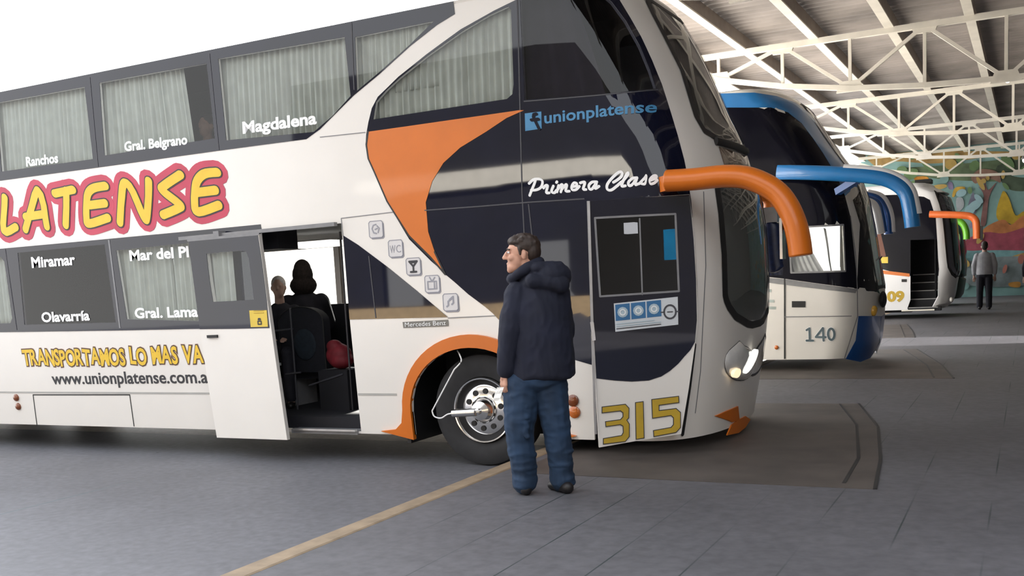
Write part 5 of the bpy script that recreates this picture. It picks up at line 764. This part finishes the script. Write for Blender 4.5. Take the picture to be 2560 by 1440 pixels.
n140 = [[(-2.825, .762), (-2.785, .785), (-2.785, .615)], [(-2.83, .612), (-2.74, .610)], [(-2.595, .608), (-2.60, .785), (-2.70, .66), (-2.565, .655)]]
n0 = [[(-2.49+.042*math.cos(t*PI/8), .695+.08*math.sin(t*PI/8)) for t in range(17)]]
ribbon('number', HB.X, n140+n0, .022, LETTER, Bt, off=.004); ribbon('number', HB.X, n140+n0, .0155, G140, Bt, off=.007)
stud(HB, *B_['yl'], .075, .05, mat('yellow_lens', (.75, .42, .05), .2, coat=.6), 'indicator_light', Bt)
ribbon('notice', HB.P, [[(-.95, 1.35), (-.75, 1.34)], [(-.92, 1.2), (-.72, 1.19)], [(-.9, 1.1), (-.7, 1.09)]], .02, mat('faded_print', (.40, .46, .44), .5, var=.2), Bt, off=.004, round_=False)
stud(HB, -.66, .52, .03, .03, AMBER, 'marker_light', Bt)
pth = catmull([(-3.16, 14.55, 2.985), (-2.826, 14.47, 2.946), (-2.507, 14.45, 2.905), (-2.04, 14.45, 2.835), (-1.74, 14.45, 2.765), (-1.56, 14.45, 2.665), (-1.46, 14.45, 2.54), (-1.42, 14.45, 2.37), (-1.395, 14.45, 2.2), (-1.385, 14.45, 2.10)], 4)
n_ = len(pth); ra = [.03+.06*min(1, i/12) for i in range(n_)]
for i in range(n_):
    if i > n_*.62: ra[i] = .09+.03*min(1, (i-n_*.62)/8)
ma = MB().tube(pth, ra, .10, 18, side=(0, 1, 0)).build('mirror_arm', BLUE, Bt, smooth=40)
MB().tube([p+Vector((.058*(i/n_), .0, .058*(1-.65*(i/n_)))) for i, p in enumerate(pth)][10:-5], [r*.62 for r in ra][10:-5], .085, 14, side=(0, 1, 0)).build('arm_cover', WHITE3, ma, smooth=40)
MB().beam((-2.38, 14.74, 2.66), (-2.05, 14.50, 2.80), .10, .09).build('mirror_mount', BLUE2, ma)
def side_mirror(pts, y, parent, r, m1, m2):
    p = catmull([(x, y, z) for x, z in pts], 5); a = MB().tube(p, r, .07, 14, side=(0, 1, 0)).build('mirror_arm', m1, parent, smooth=40)
    MB().tube([q+Vector((r*.55, 0, r*.35)) for q in p], r*.6, .06, 12, side=(0, 1, 0)).build('arm_cover', m2, a, smooth=40)
side_mirror([(-2.40, 2.76), (-2.21, 2.69), (-2.11, 2.55), (-2.055, 2.36), (-2.04, 2.11)], 17.5, Bt, .085, BLUE2, WHITE3)
side_mirror([(-2.36, 2.66), (-2.22, 2.58), (-2.16, 2.38), (-2.12, 2.12)], 17.25, Bt, .06, WHITE3, BLUE2)
MB().ell((-1.90, 15.6, 1.13), (.05, .16, .12), 14).build('fog_lamp', BLACK, Bt, smooth=60)
ribbon('wiper', HB.P, [[(1.45, 1.32), (1.50, 1.7), (1.9, 1.75)]], .012, BLACK, Bt, off=.03)
# white coach with orange stripe and open door
C_ = BC['C']
wsC = [(u, z) for u, z in C_['wsL'] if u < 1.2]; wsC = [(max(.5, u), min(z, 3.4)) for u, z in wsC]; wsC = wsC+mirrored(wsC)
Ct = coach(HC, 'bus', 'white coach with thin orange stripe and open front steps, third in the row', WHITE3, -14.0, .40, 3.58, holes=[C_['door'], wsC], rise=.10)
panel('side_glazing', HC.P, C_['glass'], FILMGLASS, Ct, holes=[C_['door']])
panel('orange_stripe', HC.P, C_['stripe'], ORANGE, Ct, off=.007); panel('orange_swoosh', HC.P, C_['orange'], ORANGE, Ct, off=.008); panel('brown_swoosh', HC.P, C_['brown'], mat('dark_orange_vinyl', (.13, .035, .015), .4), Ct, off=.008)
panel('notice', HC.P, C_['sticker'], mat('yellow_notice', (.72, .52, .07), .5), Ct, off=.010, th=.002)
panel('door_handle', HC.P, C_['handle'], BLACK, Ct, off=.012, th=.012)
panel('windscreen', HC.P, wsC, TINT, Ct, off=.003); ribbon('windscreen_seal', HC.P, [wsC], .04, BLACK, Ct, off=.006, closed=True)
text('number', HC.X, '09', -3.365, .645, -2.93, .640, .27, MUSTARD, Ct, bold=.05, ref='0', off=.006)
b = MB(); b.box((-4.2, 29.86, .45), (-2.2, 29.9, 3.5)); b.box((-4.24, 28.5, .45), (-4.2, 29.9, 3.5)); b.box((-2.22, 28.75, .45), (-2.2, 29.9, 2.4)); b.build('bulkhead_or_backing', DARK, Ct)  # dark backing added so the inside looks black through the open door
b = MB()
for k in range(5): b.box((-2.85+.0*k, 28.45+.28*k, .36), (-2.05-.12*(k > 0), 28.75+.28*k, .46+.21*k))
b.build('entry_steps', DARK, Ct)
for k in range(5): MB().box((-2.83, 28.44+.28*k, .44+.21*k), (-2.12, 28.455+.28*k, .465+.21*k)).build('step_edge', GREY, Ct)
MB().box((-3.0, 28.38, .37), (-2.2, 28.46, .405)).build('door_sill', STEEL, Ct)
MB().tube(catmull([(-2.3, 28.25, 2.83), (-2.0, 28.22, 2.80), (-1.6, 28.2, 2.755), (-1.36, 28.2, 2.71), (-1.235, 28.2, 2.60), (-1.205, 28.2, 2.40), (-1.20, 28.2, 2.14)], 5), [.09]*16+[.10]*9+[.11]*6, .09, 14, side=(0, 1, 0)).build('mirror_arm', mat('bright_orange_paint', (.80, .17, .04), .35, var=.05), Ct, smooth=40)
b = MB(); b.box((-1.12, 28.12, 2.10), (-1.06, 28.28, 2.45)); b.build('mirror_glass', BLACK, Ct)
MB().ell((-1.82, 28.75, .62), (.05, .10, .07), 12).build('headlight', LENS, Ct, smooth=60)
b = MB(); b.box((-2.75, 29.3, 3.70), (-2.35, 29.9, 3.80)); b.build('roof_hatch', BLACK, Ct)
# last coach: dark glass and a lime green mirror arm
wsD = [(.75, 1.05), (.72, 1.6), (.70, 2.2), (.72, 2.7), (.8, 3.2)]; wsD = wsD+mirrored(wsD)
Dt = coach(HD, 'bus', 'dark glazed coach with a lime green mirror arm, farthest in the row', mat('dark_green_paint', (.02, .04, .025), .35), -13.6, .40, 3.42, holes=[wsD], rise=.08)
panel('windscreen', HD.P, wsD, TINT, Dt, off=.003); ribbon('windscreen_seal', HD.P, [wsD], .04, BLACK, Dt, off=.006, closed=True)
panel('side_glazing', HD.P, quad(-12, -2.9, 1.5, 3.0, HD)[:2]+quad(-12, -2.9, 1.5, 3.0, HD)[2:], BLACKGLASS, Dt)
MB().tube(catmull([(-2.45, 35.0, 2.92), (-2.2, 35.0, 2.90), (-2.0, 35.0, 2.84), (-1.86, 35.0, 2.70), (-1.79, 35.0, 2.48), (-1.78, 35.0, 2.26)], 5), [.05+.075*min(1, i/14) for i in range(26)], .10, 14, side=(0, 1, 0)).build('mirror_arm', GREEN, Dt, smooth=40)
MB().ell((-2.0, 35.05, 2.25), (.045, .06, .20), 12).build('mirror_arm', SILVER, Dt, smooth=60)
# ------------------------------------------------------------------ people
def frame(M):
    v = Vector((M[0], M[1], 0)).normalized(); r = Vector((v.y, -v.x, 0)); o = Vector((M[0], M[1], 0))
    return lambda a, d, z: o+r*a+v*d+Vector((0, 0, z)), r, v
def hand(mb, w, down, out, thumb, r=.0085, curl=.35, nf=4):
    """palm, four bent fingers of different length and a thumb; w = wrist point"""
    down = down.normalized(); out = out.normalized(); thumb = thumb.normalized()
    c = w+down*.055
    mb.cap_(w, .024, w+down*.03, .027); 
    for k in range(4): mb.cap_(w+down*.02+thumb*(.009-.006*k), .016, w+down*.085+thumb*(.030-.020*k), .0135)
    L = [.040, .046, .042, .033]
    for k in range(4):
        b0 = w+down*.088+thumb*(.030-.020*k); d1 = (down+out*curl*.6).normalized(); d2 = (down+out*curl*2.2).normalized(); p1 = b0+d1*L[k]; mb.cap_(b0, r+.0015, p1, r); mb.cap_(p1, r, p1+d2*L[k]*.85, r-.0012)
    b0 = w+down*.03+thumb*.028; p1 = b0+(thumb*.9+down*.9+out*.3).normalized()*.040; mb.cap_(b0, .012, p1, .0105); mb.cap_(p1, .0105, p1+(down+thumb*.15+out*.4).normalized()*.030, .009)
def folds(o, sc, amp):
    from mathutils import noise
    me = o.data; nn = [v.normal.copy() for v in me.vertices]
    for v, n in zip(me.vertices, nn):
        f = noise.noise(Vector((v.co.x*sc[0], v.co.y*sc[1], v.co.z*sc[2]))); v.co += n*(amp*(1-2*abs(f))*1.0 if f > -.5 else 0)
    me.update()
# the man in the navy jacket
W, Rv, Vv = frame((-3.05, 6.28)); ROT = Matrix((Rv, Vv, Vector((0, 0, 1)))).transposed()
Mn = thing('person', 'man in navy hooded jacket and blue jeans standing by the front wheel, holding white paper', 'person', (-3.05, 6.28, PZ))
sk = MB()
E = lambda c, r, m=sk: m.ell(W(*c), r, 16, rot=ROT)
Cp = lambda p, r0, q, r1, m=sk: m.cap_(W(*p), r0, W(*q), r1)
E((-.042, 0, 1.868), (.100, .076, .095)); E((-.088, 0, 1.80), (.062, .060, .085)); E((-.105, 0, 1.755), (.052, .050, .042)); E((-.132, 0, 1.735), (.026, .026, .024))
Cp((-.152, 0, 1.853), .011, (-.171, 0, 1.818), .0155); E((-.160, -.012, 1.812), (.014, .010, .009)); E((-.160, .012, 1.812), (.014, .010, .009))
E((-.128, 0, 1.876), (.022, .052, .014)); E((-.146, 0, 1.778), (.014, .024, .007)); E((-.143, 0, 1.765), (.013, .022, .008)); E((-.118, -.045, 1.815), (.028, .016, .022)); E((-.118, .045, 1.815), (.028, .016, .022))
for s_ in (-1, 1):
    E((-.035, .078*s_, 1.828), (.020, .010, .033)); E((-.028, .086*s_, 1.838), (.012, .008, .020))
Cp((-.03, .005, 1.79), .060, (.03, .02, 1.60), .068)
E((.045, .0, 1.42), (.17, .12, .26)); E((.02, 0, 1.02), (.17, .13, .14))
Cp((-.10, -.03, 1.57), .06, (-.165, -.07, 1.30), .048); Cp((-.165, -.07, 1.30), .044, (-.205, -.06, 1.04), .030)
Cp((.19, .02, 1.56), .06, (.215, .08, 1.28), .048); Cp((.215, .08, 1.28), .044, (.12, .20, 1.10), .030)
Cp((-.085, 0, .98), .09, (-.115, -.01, .60), .062); Cp((-.115, -.01, .60), .058, (-.105, 0, .25), .042); Cp((.10, .02, .98), .09, (.135, .01, .60), .062); Cp((.135, .01, .60), .058, (.155, .02, .25), .042)
Cp((-.105, .0, .24), .04, (-.13, .12, .205), .03); Cp((.16, .0, .24), .04, (.10, .11, .205), .03)
hand(sk, W(-.207, -.06, 1.035), W(-.225, -.05, .9)-W(-.207, -.06, 1.035), Rv*.6+Vv*.4, (Vv*.8-Rv*.5), curl=.5)
hand(sk, W(.12, .20, 1.10), W(.04, .23, 1.03)-W(.12, .20, 1.10), -Vv*.6-Rv*.2, Vector((0, 0, 1)), curl=.5)
blob(sk, 'body', SKIN, Mn, .0062, 3)
h = MB(); E((-.022, 0, 1.893), (.106, .084, .080), h); E((.022, 0, 1.852), (.062, .079, .080), h); E((.036, 0, 1.80), (.034, .055, .045), h); E((-.085, 0, 1.925), (.060, .062, .040), h)
for s_ in (-1, 1): Cp((-.062, .074*s_, 1.875), .014, (-.060, .076*s_, 1.835), .009, h)
rd = random.Random(3)
for k in range(46):
    a = rd.uniform(0, 2*PI); e = rd.uniform(.2, 1.4); c = (-.025+.102*math.cos(a)*math.cos(e), .080*math.sin(a)*math.cos(e), 1.893+.078*math.sin(e)); Cp(c, .012, (c[0]-.022, c[1], c[2]+.004), .006, h)
blob(h, 'hair', HAIR, Mn, .006, 2)
for s_ in (-1, 1):
    e = MB().ell(W(-.139, .030*s_, 1.852), (.010, .013, .008), 12, rot=ROT).build('eye', LETTER, Mn, smooth=60); MB().ell(W(-.147, .030*s_, 1.852), (.004, .006, .006), 10, rot=ROT).build('iris', BLACK, e, smooth=60)
    MB().tube([W(-.150, .014*s_, 1.872), W(-.147, .032*s_, 1.877), W(-.132, .05*s_, 1.870)], .005, None, 8).build('eyebrow', HAIR, Mn, smooth=60)
j = MB()
def ring(c, d, z, rr, rd_, n=26, wob=0.0): return [W(c+rr*math.cos(2*PI*k/n)*(1+wob*math.sin(5*k)), d+rd_*math.sin(2*PI*k/n), z+.012*math.sin(3*2*PI*k/n)) for k in range(n)]
j.loft([ring(.052, .0, .985, .215, .165), ring(.052, 0, 1.0, .228, .175, wob=.015), ring(.052, 0, 1.10, .222, .178), ring(.05, 0, 1.25, .216, .182, wob=.01), ring(.05, 0, 1.40, .212, .178), ring(.055, 0, 1.50, .208, .165), ring(.058, 0, 1.58, .190, .140), ring(.05, 0, 1.66, .135, .115), ring(.03, 0, 1.72, .09, .085)])
Cp((-.095, -.04, 1.565), .088, (-.150, -.085, 1.32), .078, j); Cp((-.150, -.085, 1.32), .076, (-.196, -.07, 1.085), .057, j); Cp((-.19, -.072, 1.10), .060, (-.200, -.068, 1.055), .058, j)
Cp((.175, .0, 1.56), .092, (.205, .07, 1.29), .078, j); Cp((.205, .07, 1.29), .075, (.13, .185, 1.12), .055, j)
E((.135, -.045, 1.685), (.135, .115, .085), j); E((.10, -.09, 1.64), (.15, .07, .07), j); E((.20, .0, 1.66), (.075, .10, .065), j)
cl = [(.06, -.04, 1.775), (-.01, -.085, 1.745), (-.075, -.085, 1.705), (-.125, -.05, 1.675), (-.135, .02, 1.67), (-.08, .085, 1.70), (0, .09, 1.745), (.06, .05, 1.775), (.07, 0, 1.78)]
for a, c in zip(cl, cl[1:]+cl[:1]): Cp(a, .026, c, .026, j)
E((.245, -.03, 1.035), (.035, .06, .045), j)
Cp((.02, -.135, 1.655), .045, (.20, -.11, 1.62), .055, j); Cp((.05, -.10, 1.735), .04, (.19, -.06, 1.725), .045, j)
jk = blob(j, 'jacket', NAVY, Mn, .0085, 4); folds(jk, (7, 7, 3.2), .010); folds(jk, (16, 16, 11), .004)
p = MB(); E((.014, .0, .985), (.205, .155, .10), p)
Cp((-.088, -.005, .95), .128, (-.128, -.02, .62), .095, p); Cp((-.128, -.02, .62), .093, (-.108, .0, .29), .080, p); Cp((-.108, 0, .29), .084, (-.108, .0, .262), .086, p); Cp((-.108, -.01, .262), .078, (-.110, .02, .25), .074, p)
Cp((.098, .01, .95), .122, (.132, .0, .62), .090, p); Cp((.132, 0, .62), .088, (.158, .02, .28), .078, p); Cp((.158, .02, .28), .082, (.160, .02, .258), .084, p)
for z in (.36, .45): E((-.11, -.01, z), (.089, .086, .02), p); E((.152, .01, z+.01), (.086, .084, .02), p)
for k in range(4): Cp((-.17+.02*k, -.10, .88-.06*k), .014, (-.07, -.11, .80-.07*k), .012, p)
jn = blob(p, 'jeans', DENIM, Mn, .0085, 3); folds(jn, (8, 8, 3.5), .009); folds(jn, (9, 9, 17), .006)
for pts in (((-.10, -.045, .212), (-.118, .05, .21), (-.14, .15, .202)), ((.190, -.055, .212), (.145, .03, .21), (.085, .105, .203))):
    s_ = MB(); Cp(pts[0], .044, pts[1], .046, s_); Cp(pts[1], .046, pts[2], .036, s_)
    o = blob(s_, 'shoe', SHOE, Mn, .008, 2)
    for v in o.data.vertices: v.co.z = max(v.co.z, .004)
pp = MB(); c = W(-.262, -.075, .885); ux = (Rv*.7-Vv*.3).normalized(); uz = Vector((0, 0, 1))*.9+Rv*.35
pp.loft([[c+ux*a*.026+uz*z_+Vv*(.006*math.sin(z_*90+a)) for a in (-1, -.3, .4, 1)]+[c+ux*a*.026+uz*z_+Vv*(.006*math.sin(z_*90+a)+.003) for a in (1, .4, -.3, -1)] for z_ in (-.045, -.02, .01, .04, .06)])
tag(fixn(pp.build('paper', PAPER)), 'small folded white paper held in the left hand of the man in navy', 'paper')
def standing(M, lab, k, shirt, trous, name='person', bag=False, grp=None, lean=0.0):
    """rear view of a standing or walking adult; k scales the height"""
    Wf, r, v = frame(M); Rt = Matrix((r, v, Vector((0, 0, 1)))).transposed(); t = thing(name, lab, 'person', (M[0], M[1], PZ), grp)
    w_ = lambda a, d, z: Wf(a*k, d*k, PZ+z*k)
    def e(m, c, rr): m.ell(w_(*c), tuple(x*k for x in rr), 12, rot=Rt)
    def c_(m, p, a, q, b2): m.cap_(w_(*p), a*k, w_(*q), b2*k, 10)
    s = MB(); e(s, (0, .01, 1.63), (.075, .092, .115)); e(s, (0, .06, 1.58), (.055, .05, .075)); c_(s, (0, 0, 1.55), .055, (0, -.01, 1.42), .065); e(s, (0, .11, 1.61), (.014, .018, .02))
    for g in (-1, 1):
        e(s, (.078*g, 0, 1.61), (.012, .02, .03)); c_(s, (.19*g, 0, 1.39), .05, (.25*g, .0, 1.12), .042); c_(s, (.25*g, 0, 1.12), .04, (.245*g, .06, .88), .028)
        fg = .06 if g < 0 else -.04; c_(s, (.09*g, 0, .88), .08, (.105*g, fg*.5, .48), .055); c_(s, (.105*g, fg*.5, .48), .05, (.11*g, fg, .09), .036); c_(s, (.11*g, fg, .06), .034, (.12*g, fg+.10, .045), .026)
        hand(s, w_(.245*g, .06, .86), Vector((0, 0, -1)), v, -r*g, r=.010, curl=.4)
    e(s, (0, 0, 1.2), (.15, .10, .25)); e(s, (0, 0, .92), (.15, .11, .12)); blob(s, 'body', SKIN2, t, .012, 3)
    h2 = MB(); e(h2, (0, -.015, 1.66), (.084, .095, .095)); e(h2, (0, -.05, 1.60), (.07, .055, .08)); blob(h2, 'hair', HAIR, t, .012, 2)
    s = MB(); n = 20
    rg = lambda z, a, b2: [w_(a*math.cos(2*PI*i/n), b2*math.sin(2*PI*i/n), z) for i in range(n)]
    s.loft([rg(.90, .19, .14), rg(1.0, .195, .145), rg(1.2, .20, .14), rg(1.36, .205, .125), rg(1.43, .15, .10), rg(1.48, .07, .07)])
    for g in (-1, 1): c_(s, (.175*g, 0, 1.38), .078, (.245*g, -.01, 1.14), .066); c_(s, (.245*g, -.01, 1.14), .064, (.248*g, .04, .93), .048)
    blob(s, 'shirt', shirt, t, .014, 3)
    s = MB(); e(s, (0, 0, .90), (.18, .135, .10))
    for g, f_ in ((-1, .06), (1, -.04)): c_(s, (.09*g, 0, .86), .105, (.105*g, f_*.5, .48), .085); c_(s, (.105*g, f_*.5, .48), .083, (.11*g, f_, .10), .075)
    blob(s, 'trousers', trous, t, .014, 3)
    for g, f_ in ((-1, .06), (1, -.04)):
        s = MB(); c_(s, (.11*g, f_-.05, .045), .042, (.125*g, f_+.13, .04), .036); blob(s, 'shoe', SHOE, t, .012, 1)
    return t
standing((-1.17, 32.3), 'man seen from behind in grey shirt and black trousers near the mural', 1.12, SHIRT, TROUS)
standing((.09, 32.6), 'dark clothed person cut off by the right edge of the view', 1.0, COAT, TROUS)
def seated(loc, lab, faceyaw, coat, hairm, hood=False, k=1.0, zf=.42, skinm=None):
    ox, oy, hz = loc; ca, sa = math.cos(faceyaw), math.sin(faceyaw); fv = Vector((ca, sa, 0)); rv = Vector((sa, -ca, 0)); Rt = Matrix((rv, fv, Vector((0, 0, 1)))).transposed()
    t = thing('person', lab, 'person', (ox, oy, zf)); w_ = lambda a, d, z: Vector((ox, oy, hz))+rv*a*k+fv*d*k+Vector((0, 0, z*k))
    def e(m, c, rr): m.ell(w_(*c), tuple(x*k for x in rr), 12, rot=Rt)
    def c_(m, p, a, q, b2): m.cap_(w_(*p), a*k, w_(*q), b2*k, 10)
    s = MB(); e(s, (0, 0, 0), (.074, .09, .115)); e(s, (0, .04, -.05), (.055, .055, .075)); c_(s, (0, .088, .01), .010, (0, .105, -.02), .015); e(s, (0, .075, -.065), (.024, .02, .010)); c_(s, (0, 0, -.08), .052, (0, -.02, -.24), .06)
    for g in (-1, 1): e(s, (.076*g, -.005, -.01), (.012, .02, .03)); e(s, (.03*g, .078, .018), (.014, .012, .008))
    e(s, (0, -.02, -.42), (.15, .10, .22)); e(s, (0, 0, -.68), (.16, .13, .12))
    for g in (-1, 1):
        c_(s, (.17*g, -.02, -.28), .05, (.21*g, .06, -.50), .042); c_(s, (.21*g, .06, -.50), .04, (.10*g, .26, -.56), .028); hand(s, w_(.10*g, .26, -.56), fv*.9-rv*g*.3, Vector((0, 0, -1)), -rv*g, curl=.5)
        c_(s, (.09*g, .02, -.70), .08, (.10*g, .42, -.72), .06); zf_ = (zf+.06-hz)/k
        c_(s, (.10*g, .42, -.72), .055, (.10*g, .44, zf_), .038); c_(s, (.10*g, .42, zf_-.02/k), .036, (.10*g, .53, zf_-.03/k), .028)
    blob(s, 'body', skinm or SKIN2, t, .010, 3)
    h2 = MB(); e(h2, (0, -.02, .035), (.084, .095, .095)); e(h2, (0, -.05, -.03), (.072, .05, .08))
    if hood: e(h2, (0, -.045, -.02), (.10, .085, .12)); e(h2, (0, -.05, -.12), (.13, .09, .10))
    blob(h2, 'hair', hairm, t, .010, 2)
    c2 = MB(); e(c2, (0, -.02, -.42), (.20, .15, .26)); e(c2, (0, 0, -.66), (.20, .17, .14))
    for g in (-1, 1): c_(c2, (.155*g, -.02, -.28), .082, (.215*g, .05, -.50), .068); c_(c2, (.215*g, .05, -.50), .066, (.12*g, .23, -.555), .048); c_(c2, (.09*g, .02, -.70), .10, (.10*g, .41, -.72), .08)
    blob(c2, 'coat', coat, t, .012, 3)
    c3 = MB()
    for g in (-1, 1): c_(c3, (.10*g, .30, -.72), .085, (.10*g, .42, -.72), .078); c_(c3, (.10*g, .42, -.72), .076, (.10*g, .44, zf_+.05/k), .06)
    blob(c3, 'trousers', TROUS, t, .012, 3); c4 = MB()
    for g in (-1, 1): c_(c4, (.10*g, .40, zf_-.02/k), .042, (.10*g, .54, zf_-.03/k), .036)
    blob(c4, 'shoes', SHOE, t, .012, 2); return t
seated((-7.56, 9.5, 1.884), 'passenger in dark hooded coat sitting in the open doorway of the big white coach', 2.2, COAT, FUR, hood=True, k=1.22)
seated((-7.46, 8.93, 1.729), 'grey haired passenger facing out at the left edge of the open coach doorway', -1.0, COAT, HAIRW, k=1.0)
seated((-7.93, 8.52, 3.49), 'passenger looking out of the upper deck window beside a drawn curtain', -PI/2, COAT, HAIR, k=1.0, zf=2.38, skinm=SKIN)
MB().box((-6.62, 8.45, .42), (-6.25, 8.8, .84)).build('seat_box', DARK, A)
bg_ = MB(); bg_.ell((-6.46, 8.62, .98), (.15, .12, .13), 16); bg_.ell((-6.42, 8.6, .93), (.14, .12, .09), 16); bg_.ell((-6.5, 8.6, 1.08), (.09, .08, .07), 12); o = blob(bg_, 'bag', REDC, None, .012, 4)
tag(o, 'red cloth bag standing just inside the open coach doorway', 'bag')
